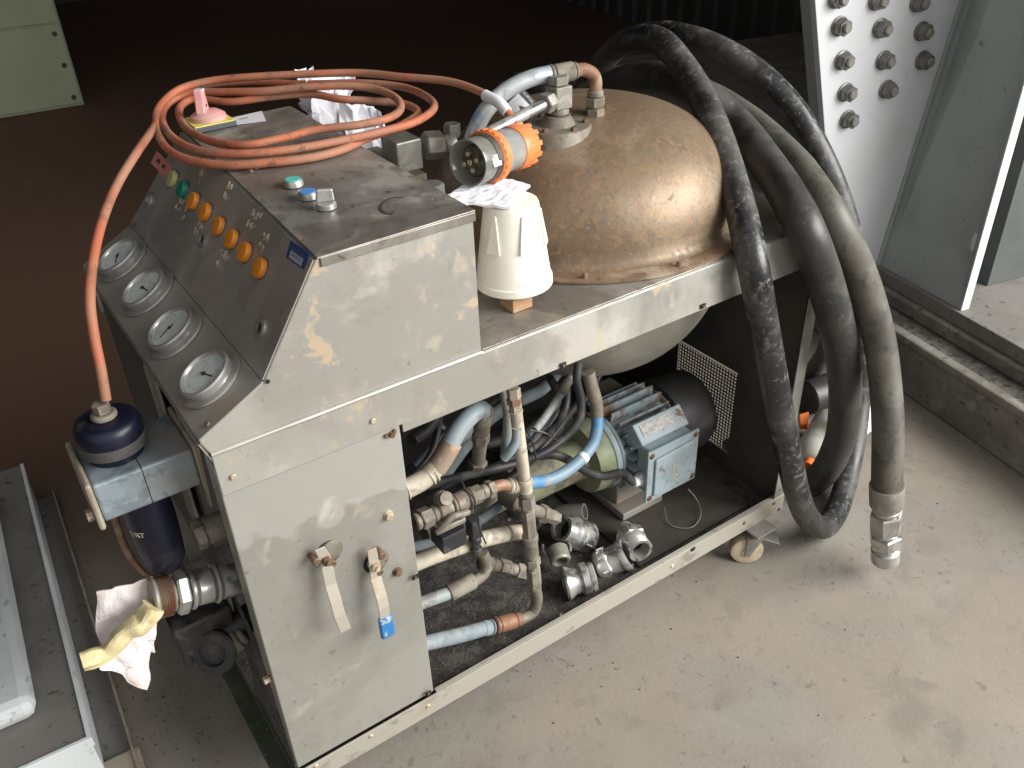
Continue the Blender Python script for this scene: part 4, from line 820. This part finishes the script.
build('cover_boss', MB().prism([(a_, .1153, b_) for a_, b_ in ins], (0,-.006,0)), 'motor_blue', mo, 0, .003)
for a_, b_ in ((x0+.010,z0+.010),(x1-.010,z0+.012),(x0+.010,z1-.012),(x1-.010,z1-.010)):
    build('cover_screw', MB().lathe((a_,.1153,b_), (0,-1,0), [(0,.0075),(.0012,.007),(.0013,.004),(.004,.0035)], 14), 'bolt_rust', mo)
mb = MB(); random.seed(5)
for r_ in range(2):
    for k in range(6):
        z_ = z0+.032+k*.0095; x_ = (x0+x1)/2-.002+r_*.012
        mb.tube([(x_+random.uniform(-.004,.004), .1088, z_+random.uniform(-.003,.004)) for _ in range(4)], .0007, 4, 3)
build('cover_writing', mb, 'paint_pen', mo, 0)
# nameplate on a flat facet
M = frame(AX(.935)+Vector((0,-.066,.066)), (1,0,0), (0,.7,.7))
build('facet', moved(MB().box((-.06,-.036,-.014), (.076,.014,.038)), M), 'motor_blue', mo, 0, .003)
build('nameplate', moved(MB().box((-.046,-.020,.0382), (.040,.006,.0395)), M), 'nameplate_metal', mo, 0)
build('feet', MB().box((.86,AY-.085,.02), (.98,AY+.085,.04)).box((.87,AY-.05,.04), (.97,AY+.05,.11)), 'steel_dark', mo, 0, .003)
build('cable_gland', MB().stack((x0+.014, .142, z0+.050), (x0-.018, .140, z0+.052), [(1,.015,'h'),(.8,.012,'c')]), 'label_white', mo)
build('motor_conduit', MB().tube([Vector((x0-.016,.140,z0+.052)), at(622,473,.14), at(604,476,.12), at(588,472,.12), at(572,462,.125), at(556,455,.135), at(540,456,.15)], .0088, 12, 26, ripple=.045), 'black_conduit', mo, 60)
build('mounting_plate', MB().box((.80,.045,.0085), (1.14,.40,.0185)), 'inner_dark', tr, 0, .001)
build('earth_wire', MB().tube([atz(664,507,.03), atz(668,522,.025), atz(680,528,.022), atz(694,526,.024), atz(701,514,.026), atz(697,500,.035), atz(688,489,.06)], .0013, 8, 8), 'steel_wire', tr)
p = at(612, 400, .36); build('relay_box', MB().box((p.x-.03,p.y-.02,p.z-.035), (p.x+.035,p.y+.05,p.z+.03)), 'fitting_dusty', tr, 0, .008)

# ---------------- casters
def caster(x, y, rot):
    c = build('caster', MB().box((x-.03,y-.028,-.006), (x+.03,y+.028,.0)).bcyl((x,y,-.006), (x,y,-.018), .02, 20), 'caster_zinc', tr)
    R_ = Matrix.Translation((x, y, 0)) @ Matrix.Rotation(rot, 4, 'Z')
    zc = G+.038
    build('caster_fork', moved(MB().prism([(-.024,-.024,-.018),(.010,-.024,-.018),(-.014,-.024,zc-.008),(-.026,-.024,zc-.008)], (0,.003,0)).prism([(-.026,.021,-.018),(.020,.021,-.018),(-.010,.021,zc-.012),(-.030,.021,zc-.012)], (0,.003,0)).box((-.026,-.024,-.022), (.022,.024,-.018)), R_), 'caster_zinc', c, 0, .001)
    build('wheel', moved(MB().lathe((-.02,-.017,zc), (0,1,0), [(0,.028),(.003,.0365),(.008,.0385),(.027,.0385),(.032,.0365),(.035,.028)], 36).lathe((-.02,-.020,zc), (0,1,0), [(0,.012),(.04,.012)], 18), R_), 'caster_cream', c, 40)
    build('brake_pedal', moved(MB().prism([(.018,-.02,-.024),(.050,-.020,-.036),(.050,.020,-.036),(.018,.020,-.024)], (0,0,-.003)).box((-.008,-.012,-.030), (.020,.012,-.020)), R_), 'caster_zinc', c, 0, .0015)
caster(1.112, -.008, math.radians(-38)); caster(1.12, .60, 1.1); caster(.06, .62, .5); caster(.10, .09, -2.4)

# ================================================================ things on and round the trolley
# white tub upside down on a wooden block
bk = build('wooden_block', MB().box((.512,.066,H+.0026), (.550,.104,H+.030)), 'wood', None, 0, .0015); tag(bk, 'small rusty brown wooden block on the deck under the white tub', 'block')
tb = Vector((.545, .110, H+.0302))
prof = [(0,.0595),(.003,.0630),(.014,.0625),(.016,.0600),(.024,.0590),(.136,.0430),(.1405,.0410),(.142,.037)]
mb = MB().lathe(tb, (0,0,1), prof, 56)
tub = thing('plastic_tub', tb, 'white plastic tub standing upside down on a wooden block beside the console', 'tub')
build('tub_body', mb, 'white_plastic', tub, 40)
for a_ in (-100, -158, -45):
    a = math.radians(a_); cx, cy = math.cos(a), math.sin(a); tx, ty = -cy, cx
    def pt_(r, s, z): return Vector((tb.x+cx*r+tx*s, tb.y+cy*r+ty*s, tb.z+z))
    build('finger_recess', MB().add([pt_(.0464,.002,.130), pt_(.0464,-.004,.130), pt_(.0560,-.012,.072), pt_(.0550,.013,.070), pt_(.0405,.002,.131), pt_(.0405,-.003,.131), pt_(.045,-.010,.074), pt_(.045,.008,.074)], [(0,1,2,3),(4,7,6,5),(0,4,5,1),(1,5,6,2),(2,6,7,3),(3,7,4,0)]), 'white_plastic', tub, 0, .001)

def crumple(name, grid, amp, seed, mat, size=(.1,.1), n=26, freq=14, parent=None, loc=None, thick=.0008):
    """grid = function (u, v) -> point; displaced with folded noise"""
    vs = []; fs = []
    for j in range(n+1):
        for i in range(n+1):
            u_, v_ = i/n, j/n; p = Vector(grid(u_, v_)); q_ = Vector((u_*freq*size[0]*10+seed, v_*freq*size[1]*10, seed*1.7))*.5
            d = Vector((noise.noise(q_*1.0+Vector((2,8,1))), noise.noise(q_*.8+Vector((5,0,0))), abs(noise.noise(q_*1.1+Vector((0,7,0))))-.3))
            d += Vector((noise.noise(q_*2.2), noise.noise(q_*2.4+Vector((3,3,3))), noise.noise(q_*2.1+Vector((9,1,0)))))*.5
            edge = 1
            vs.append(p+d*amp*edge)
    for j in range(n):
        for i in range(n): k = j*(n+1)+i; fs.append((k, k+1, k+n+2, k+n+1))
    o = build(name, MB().add(vs, fs), mat, parent, 0, loc=loc)
    m_ = o.modifiers.new('solid', 'SOLIDIFY'); m_.thickness = thick
    return o
# rag under the plug on the tub
zr = tb.z+.150
rgq = [atz(440,200,zr+.004), atz(508,206,zr-.002), atz(531,184,zr-.002), atz(478,172,zr+.006)]
o = crumple('cloth_rag', lambda u, v: (rgq[0]*(1-u)+rgq[1]*u)*(1-v)+(rgq[3]*(1-u)+rgq[2]*u)*v, .0045, 2.0, 'paper', n=14, freq=9, thick=.004)
for v in o.data.vertices: v.co.z = max(v.co.z, tb.z+.1445-o.location.z)
tag(o, 'crumpled white cloth rag lying on the white tub under the plug', 'rag')
# white paper stuffed behind the console
pp = thing('paper_bundle', (.46, .62, H), 'crumpled white paper bundle stuffed behind the console under the orange cable', 'paper')
W = lambda px, py, y: at(px, py, y)
def quad(a_, b_, c_, d_): return lambda u, v: (a_*(1-u)+b_*u)*(1-v)+(d_*(1-u)+c_*u)*v
crumple('paper_sheet', quad(W(312,75,.66), W(352,70,.66), W(372,200,.60), W(318,160,.60)), .022, 4, 'paper', n=10, freq=9, parent=pp)
crumple('paper_sheet', quad(W(338,98,.63), W(385,110,.60), W(386,212,.55), W(345,195,.55)), .024, 9, 'paper', n=9, freq=9, parent=pp)
crumple('paper_sheet', quad(W(296,70,.72), W(320,68,.72), W(335,120,.66), W(300,110,.68)), .016, 13, 'paper', n=8, freq=9, parent=pp)
# rag hanging from the outlet
rt_ = O1+dO*.134
rg = thing('oily_rag', rt_, 'white and yellow stained rag stuffed in the outlet pipe at the left end', 'rag')
q4 = lambda px, py, dy=0: at(px, py, .10+dy)
crumple('white_fold', quad(q4(92,592,.03), q4(150,576,.03), q4(156,652,.0), q4(108,668,.02)), .010, 3, 'rag_white', n=14, freq=4, parent=rg, thick=.002)
crumple('lower_fold', quad(q4(108,636,-.012), q4(158,616,-.012), q4(148,688,-.02), q4(100,668,-.02)), .009, 6, 'rag_white', n=14, freq=4, parent=rg, thick=.002)
build('yellow_roll', MB().tube([q4(153,606,-.02), q4(143,622,-.025), q4(126,632,-.022), q4(108,652,-.02), q4(82,662,-.018)], lambda t: .0150+.0022*math.sin(t*5+1)+.0010*math.sin(t*23), 22, 14, wob=.45), 'rag_yellow', rg)

# industrial plug and coiled orange extension cable
cb = thing('extension_cable', (.3, .4, .95), 'dirty orange extension cable coiled on the console with a large orange and grey industrial plug', 'cable')
path = [(106,400,.142,'y'),(101,370,.150,'y'),(94,335,.17,'y'),(90,300,.20,'y'),(93,262,.25,'y'),(102,222,.32,'y'),(117,185,.40,'y'),(137,152,.48,'y'),
 (156,124,.958,'z'),(162,105,.962,'z'),(178,92,.968,'z'),(208,85,.972,'z'),(250,82,.975,'z'),(302,84,.975,'z'),(358,83,.975,'z'),(402,87,.972,'z'),(427,97,.970,'z'),(434,108,.970,'z'),(417,121,.970,'z'),(388,130,.970,'z'),(344,140,.968,'z'),(294,149,.968,'z'),(242,154,.968,'z'),(200,151,.966,'z'),(173,138,.962,'z'),(162,120,.958,'z'),
 (168,104,.965,'z'),(190,93,.975,'z'),(225,92,.98,'z'),(265,91,.985,'z'),(309,87,.99,'z'),(350,86,.99,'z'),(379,90,.985,'z'),(397,99,.98,'z'),(400,110,.978,'z'),(386,119,.978,'z'),(358,125,.978,'z'),(315,130,.975,'z'),(283,138,.972,'z'),(247,145,.970,'z'),(214,142,.966,'z'),(190,131,.962,'z'),(180,118,.960,'z'),(181,106,.962,'z'),(196,99,.966,'z'),(230,102,.966,'z'),(268,97,.972,'z'),(309,94,.975,'z'),(340,99,.972,'z'),(372,101,.966,'z'),(404,104,.960,'z'),(418,113,.957,'z'),(400,126,.957,'z'),(368,138,.957,'z'),(341,150,.957,'z'),(309,158,.957,'z'),(265,163,.957,'z'),(224,165,.957,'z'),(186,159,.957,'z'),(164,145,.957,'z'),(156,122,.960,'z'),(161,105,.975,'z'),(180,89,.985,'z'),(210,81,.992,'z'),(250,77,.997,'z'),(309,74,1.0,'z'),(360,73,1.0,'z'),(402,77,1.0,'z'),(446,81,1.0,'z'),(476,90,.995,'z'),(499,103,.985,'z'),(511,117,.968,'z'),(519,130,.952,'z')]
PT = [at(a_, b_, c_) if k == 'y' else atz(a_, b_, c_) for a_, b_, c_, k in path]
build('cable', MB().tube(PT, .0068, 12, 7), 'cable_orange', cb, 70)
pipe_in = [atz(*q_) for q_ in ((318,100,.972),(335,104,.972),(350,114,.968),(360,126,.955))]
# plug
PS = 1.22; F0 = atz(468, 163, .948)            # face centre
vd = (F0-CP).normalized(); rdir = (vd*math.cos(math.radians(42))+(rt*.95+up*.31)*math.sin(math.radians(42))).normalized()
if True:
    PL = .135
    pb = build('plug', MB().lathe(F0, rdir, [(.036,.0230),(.05,.0265),(.0505,.0285),(.088,.0275),(.090,.0265)], 36), 'plug_grey', cb)
    build('clear_shroud', MB().lathe(F0, rdir, [(.014,.0200),(.0,.0268),(-.001,.0292),(.003,.0298),(.036,.0290),(.036,.0262),(.010,.0255)], 40, False), 'plug_clear', pb)
    build('dark_sleeve', MB().lathe(F0+rdir*.004, rdir, [(.020,.0302),(.030,.0305),(.036,.030)], 40), 'plug_dark', pb)
    build('pin_insert', MB().lathe(F0+rdir*.012, rdir, [(0,.0185),(.001,.0195),(.03,.0195)], 30), 'plug_dark', pb)
    ua = rdir.orthogonal().normalized(); ub = rdir.cross(ua)
    for k in range(4):
        a_ = k*math.pi/2+.4; q_ = F0+rdir*.012+ua*(.0105*math.cos(a_))+ub*(.0105*math.sin(a_)); build('pin', MB().bcyl(q_, q_-rdir*.009, .0034, 12), 'brass', pb)
    q_ = F0+rdir*.012; build('pin_centre', MB().bcyl(q_, q_-rdir*.010, .004, 12), 'brass', pb)
    mb = MB().lathe(F0+rdir*.034, rdir, [(0,.031),(.002,.0335),(.014,.0335),(.016,.031)], 44)
    for k in range(22):
        a_ = 2*math.pi*k/22; c_ = ua*math.cos(a_)+ub*math.sin(a_); t_ = rdir.cross(c_); M = frame(F0+rdir*.0365+c_*.0335, rdir, t_)
        m2 = MB().box((0,-.0024,-.001), (.009,.0024,.003), M); mb.add(m2.v, m2.f)
    build('locking_ring', mb, 'plug_orange', pb, 30)
    mb = MB().lathe(F0+rdir*.088, rdir, [(0,.0285),(.003,.0295),(.022,.0285),(.034,.0255),(.040,.018),(.044,.010)], 36)
    for k in range(12):
        a_ = 2*math.pi*k/12; c_ = ua*math.cos(a_)+ub*math.sin(a_); t_ = rdir.cross(c_); M = frame(F0+rdir*.094+c_*.028, rdir, t_)
        m2 = MB().box((0,-.003,-.001), (.028,.003,.0022), M); mb.add(m2.v, m2.f)
    build('gland_nut', mb, 'plug_orange', pb, 30)
    GE = F0+rdir*.128*PS
    build('cable_end', MB().tube([PT[-1], PT[-1]*.5+GE*.5+Vector((.004,.004,.008)), GE], .0066, 12, 8), 'cable_orange', cb)
    lab = F0+rdir*.015+(-up*.0+rt*.7).normalized()*.0
    M = frame(F0+rdir*.012+(rt*.82-vd*.45).normalized()*.0297, rdir, up); build('plug_label', moved(MB().box((-.004,-.007,0), (.012,.007,.0006)), M), 'label_white', pb, 0)
    for o_ in [pb]+list(pb.children):
        if o_.type == 'MESH':
            for v in o_.data.vertices: v.co = F0-org(o_)+(v.co+org(o_)-F0)*PS
# tag round the cable near the plug
tg = [atz(522,117,.97), atz(541,99,.985), atz(528,84,.99), atz(506,101,.985)]
A_, B_ = atz(519,122,.965), atz(497,107,.985)
tagp = [at(516,121,.34), at(536,103,.36), at(523,89,.37), at(503,107,.35)]
ct = build('cable_tag', MB().prism(tagp, Vector((0,-.0008,.0004))), 'label_white', cb, 0, label='white and black printed cable tag')
def tq(s0, s1, t0, t1, h):
    a_, b_, c_, d_ = tagp; f = lambda s, t: (a_*(1-s)+b_*s)*(1-t)+(d_*(1-s)+c_*s)*t
    n_ = (b_-a_).cross(d_-a_).normalized(); n_ = n_ if n_.dot(CP-a_) > 0 else -n_
    return [f(s0,t0)+n_*h, f(s1,t0)+n_*h, f(s1,t1)+n_*h, f(s0,t1)+n_*h], n_
q_, n_ = tq(.76, 1.0, .02, .98, .0016); build('tag_bar', MB().prism(q_, n_*.0003), 'ink', ct, 0)
q_, n_ = tq(.3, .62, .1, .5, .0016); build('tag_mark', MB().prism([q_[0], q_[1], (q_[2]+q_[3])/2], n_*.0003), 'ink', ct, 0)
bx_ = (tagp[2]-tagp[1]).normalized(); cc = (tagp[1]+tagp[2])/2*.88+(tagp[0]+tagp[3])/2*.12+n_*.0026
M = frame(cc, -bx_, n_.cross(-bx_)); text('tag_text', 'CLIPSAL', .0075, 'label_white', ct, M)
build('tag_sleeve', MB().tube([PT[-4]*.6+PT[-3]*.4, PT[-3], PT[-2]*.7+PT[-3]*.3], .0095, 14, 6), 'label_white', ct)

# ---------------- big hoses over the back of the tank
R1 = .0275
def hose(name, pts, r, mat, label, cat='hose', grp=None, wob=.03):
    t = thing(name, Vector((at(*pts[-1][:3]) if pts[-1][3] == 'y' else atz(*pts[-1][:3]))), label, cat, grp)
    Q = [at(a_, b_, c_) if k == 'y' else (atz(a_, b_, c_) if k == 'z' else atx(a_, b_, c_)) for a_, b_, c_, k in pts]
    build('hose_tube', MB().tube(Q, r, 22, 10, wob=wob), mat, t, 70); return t, Q
hose('black_hose', [(560,150,.95,'y'),(582,95,.85,'y'),(612,52,.72,'y'),(640,38,.58,'y'),(664,44,.47,'y'),(690,76,.35,'y'),(710,115,.23,'y'),(728,165,.12,'y'),(742,215,.03,'y'),(753,265,-.035,'y'),(763,320,-.045,'y'),(774,380,-.055,'y'),(786,440,-.062,'y'),(797,492,-.068,'y'),(808,518,-.07,'y'),(824,527,-.06,'y'),(838,508,-.03,'y'),(849,470,.03,'y'),(856,430,.08,'y'),(860,390,.12,'y'),(862,330,.16,'y'),(858,270,.20,'y'),(845,215,.24,'y'),(824,160,.30,'y'),(795,110,.38,'y'),(758,72,.47,'y'),(715,46,.58,'y'),(672,33,.72,'y'),(640,36,.85,'y'),(612,52,.95,'y'),(588,85,1.03,'y'),(580,130,1.08,'y')], R1, 'black_rubber', 'shiny black dust-streaked rubber hose looped over the tank with its bend nearest the floor')
hose('grey_hose_loop', [(570,150,.80,'y'),(590,105,.72,'y'),(622,82,.62,'y'),(660,78,.50,'y'),(700,94,.38,'y'),(738,126,.29,'y'),(770,168,.13,'y'),(789,198,.035,'y'),(806,232,-.04,'y'),(826,285,-.05,'y'),(841,345,-.05,'y'),(845,400,-.04,'y'),(838,445,-.01,'y'),(818,478,.06,'y'),(785,491,.13,'y'),(745,478,.22,'y'),(735,440,.30,'y')], .0345, 'grey_rubber', 'thick dark grey rubber hose in the middle of the loops, curling behind the frame post')
ht, Q = hose('tan_hose', [(560,120,.86,'y'),(600,85,.78,'y'),(650,78,.64,'y'),(700,92,.50,'y'),(745,118,.34,'y'),(790,158,.16,'y'),(812,186,.045,'y'),(833,220,-.03,'y'),(858,268,-.06,'y'),(876,325,-.09,'y'),(885,380,-.13,'y'),(888,430,-.17,'y'),(887,488,-.20,'y')], .0315, 'tan_rubber', 'dusty tan grey rubber hose hanging at the far right with a metal end fitting')
d = (at(885,562,-.218)-Q[-1]).normalized(); q0 = Q[-1]-d*.006
build('hose_ferrule', MB().lathe(q0, d, [(-.004,.0345),(0,.0360),(.052,.0350),(.058,.0320),(.062,.027)], 36), 'fitting_zinc', ht)
tot = (at(884,563,-.22)-q0).length
build('end_fitting', MB().stack(q0+d*.060, q0+d*tot, [(.3,.029,'c'),(1.0,.0345,'h'),(.2,.029,'c'),(.7,.0345,'h2'),(.15,.029,'c'),(.8,.0305,'c')], 28), 'chrome', ht)
hose('black_hose_behind', [(800,395,.42,'y'),(812,372,.36,'y'),(826,350,.30,'y'),(834,322,.28,'y'),(830,280,.30,'y'),(812,235,.36,'y'),(780,190,.45,'y'),(740,160,.55,'y')], .024, 'black_rubber', 'black rubber hose length deepest behind the other hoses at the end of the trolley')
# clutter on the floor behind the hoses
pz = lambda px, py, z=G: atz(px, py, z)
c0_ = pz(806, 398, G+.06); c1_ = pz(845, 385, G+.06)
o = build('pipe_offcut', MB().lathe(c0_, (c1_-c0_), [(0,.045),(.004,.05),(.20,.05),(.204,.045)], 32), 'grey_rubber'); tag(o, 'short grey cylinder lying on the floor behind the hanging hoses', 'pipe')
c0_ = pz(816, 452, G+.05); c1_ = pz(842, 405, G+.05); dd = (c1_-c0_)
bt = thing('plastic_bottle', Vector((c0_.x, c0_.y, G)), 'cloudy plastic bottle with yellowed liquid lying behind the hanging hoses', 'bottle')
build('bottle_body', MB().lathe(c0_, dd, [(-.05,.018),(-.045,.03),(-.02,.045),(.0,.050),(.14,.050),(.15,.045)], 30), 'bottle_cloudy', bt, 50)
build('bottle_cap', MB().lathe(c0_-dd.normalized()*.075, dd, [(0,.016),(.025,.016)], 20), 'orange_bit', bt)
c0_ = pz(860, 428, G+.01)
o = build('paper_sheet', MB().prism([at(846,418,.15), at(874,400,.15), at(873,430,.12), at(846,450,.12)], (0,.002,.001)), 'label_white', None, 0); tag(o, 'white card leaning behind the lowest hose bend', 'card')
o = build('orange_scrap', MB().prism([pz(799,414,G+.07), pz(809,411,G+.07), pz(808,424,G+.06), pz(800,424,G+.06)], (0,0,-.02)), 'orange_bit', None, 0, .003); tag(o, 'small orange plastic scrap behind the frame post', 'scrap')

# ---------------- loose couplings in the tray
def coup(name, p0, p1, prof, label, extra=None, mat='chrome', seg=32, hexat=None, arms=True, bore=.75):
    p0 = Vector(p0); p1 = Vector(p1); ax = (p1-p0).normalized(); R_ = prof[0][1]
    t = thing(name, Vector((p0.x, p0.y, .009)), label, 'coupling', 'loose metal hose couplings in the tray')
    inn = [(.030, .0005), (.030, R_*bore), (.0, R_*bore)]
    b_ = build('coupling_body', MB().lathe(p0, ax, inn+prof, seg, False).lathe(p0+ax*prof[-1][0], ax, [(-.0005, prof[-1][1]*.99), (0, prof[-1][1])], seg), mat, t, 35)
    build('bore', MB().lathe(p0, ax, [(.028,.0003),(.0285,R_*bore*.995)], seg, False), 'dark_gap', t)
    if hexat: build('hex_collar', MB().hex(p0+ax*hexat[0], p0+ax*hexat[1], hexat[2], .25), mat, t)
    if arms:
        a_ = ax.cross(Z).normalized()
        for s in (-1, 1):
            q_ = p0+ax*(prof[-1][0]*.55)+a_*s*(max(r for _, r in prof)+.003)
            build('cam_arm', MB().tube([q_, q_+ax*.015+a_*s*.004, q_+ax*.034-Z*.006], .0032, 8, 5), mat, t)
    return t
thr = lambda a0, a1, r: sum([[(a0+(a1-a0)*i/6, r), (a0+(a1-a0)*(i+.5)/6, r*.94)] for i in range(6)], [])
def scrax(px, py, z, dx_, dy_, th, L=.05):     # start point and end point of a coupling lying at an angle th to the line of sight
    p = atz(px, py, z); v = (p-CP).normalized(); sdir = (rt*dx_-up*dy_).normalized(); sdir = (sdir-v*sdir.dot(v)).normalized()
    return p, p+(v*math.cos(math.radians(th))+sdir*math.sin(math.radians(th)))*L
def K(pr, a_=1.6, b_=1.42): return [(x*a_, y*b_) for x, y in pr]
coup('camlock_coupling', *scrax(561,528,.085, .95,.35, 40), K(thr(0,.018,.0205)+[(.019,.022),(.023,.0255),(.030,.0255),(.032,.022),(.036,.026),(.056,.026),(.060,.022)]), 'camlock coupling with its open black bore facing up, nearest the fitting stack')
coup('camlock_coupling', *scrax(641,551,.050, -.62,-.78, 48), K(thr(0,.014,.0195)+[(.015,.020),(.020,.0215),(.036,.0215),(.038,.017),(.052,.014)]), 'chromed threaded elbow coupling with open bore facing the front rail', hexat=(.034,.056,.035), arms=False)
coup('camlock_coupling', *scrax(627,554,.040, -.90,.42, 80), K([(0,.0245),(.004,.026),(.008,.025),(.010,.0225),(.026,.0215),(.030,.024),(.040,.024),(.044,.021)]), 'polished coupling with six-sided collar leaning on the front rail', hexat=(.038,.062,.036), arms=False)
coup('camlock_coupling', *scrax(564,584,.036, .96,-.25, 84), K([(0,.024),(.003,.0255),(.006,.0245),(.013,.0195),(.020,.0195),(.024,.024),(.032,.024),(.034,.020),(.040,.020)]), 'grooved bright adaptor coupling lying flattest, closest to the front rail', hexat=(.054,.066,.0345), arms=False)
coup('camlock_coupling', *scrax(561,562,.050, -.3,-.95, 60), K([(0,.019),(.004,.022),(.03,.022),(.034,.018)], 1.1, 1.05), 'dull grey coupling lying half hidden behind the pipe fittings', mat='fitting_zinc')
coup('camlock_coupling', *scrax(585,512,.05, -.95,.1, 70), K([(0,.014),(.02,.016),(.04,.016)]), 'small dull coupling lying farthest back under the green pump', mat='fitting_zinc', arms=False)

# ---------------- loose grit and crumbs on the floor
def pebbles(name, spots, mat, label):
    mb = MB(); random.seed(21)
    for (cx, cy, sx, sy, n_, zf) in spots:
        for _ in range(n_):
            x = random.gauss(cx, sx); y = random.gauss(cy, sy); r_ = random.uniform(.0007, .0024); k = random.randint(5, 6)
            a0 = random.random()*6; vs = [(x+r_*random.uniform(.7, 1.3)*math.cos(a0+6.283*i/k), y+r_*random.uniform(.7, 1.3)*math.sin(a0+6.283*i/k), zf) for i in range(k)]
            top_ = [(x+(v[0]-x)*.6, y+(v[1]-y)*.6, zf+r_*.9) for v in vs]
            mb.add(vs+top_, [tuple(range(k, 2*k))]+[(i, (i+1) % k, k+(i+1) % k, k+i) for i in range(k)])
    o = build(name, mb, mat, None, 0); o['kind'] = 'stuff'; o['label'] = label; o['category'] = 'grit'; return o
pebbles('floor_grit', [(-.13, .45, .05, .22, 160, G+.0005), (-.20, .75, .03, .3, 160, G+.0005), (.3, -.05, .4, .25, 30, G+.0005), (1.2, -.2, .4, .2, 25, G+.0005), (1.90, .0, .02, .3, 120, G+.0005)], 'plinth_dirt', 'loose dark grit and crumbs scattered over the concrete floor')
pebbles('tray_crumbs', [(.42, .14, .10, .06, 140, .0082), (.62, .10, .10, .05, 90, .0082), (.10, .2, .05, .1, 60, .0082)], 'fitting_dusty', 'loose dusty crumbs lying in the open tray')
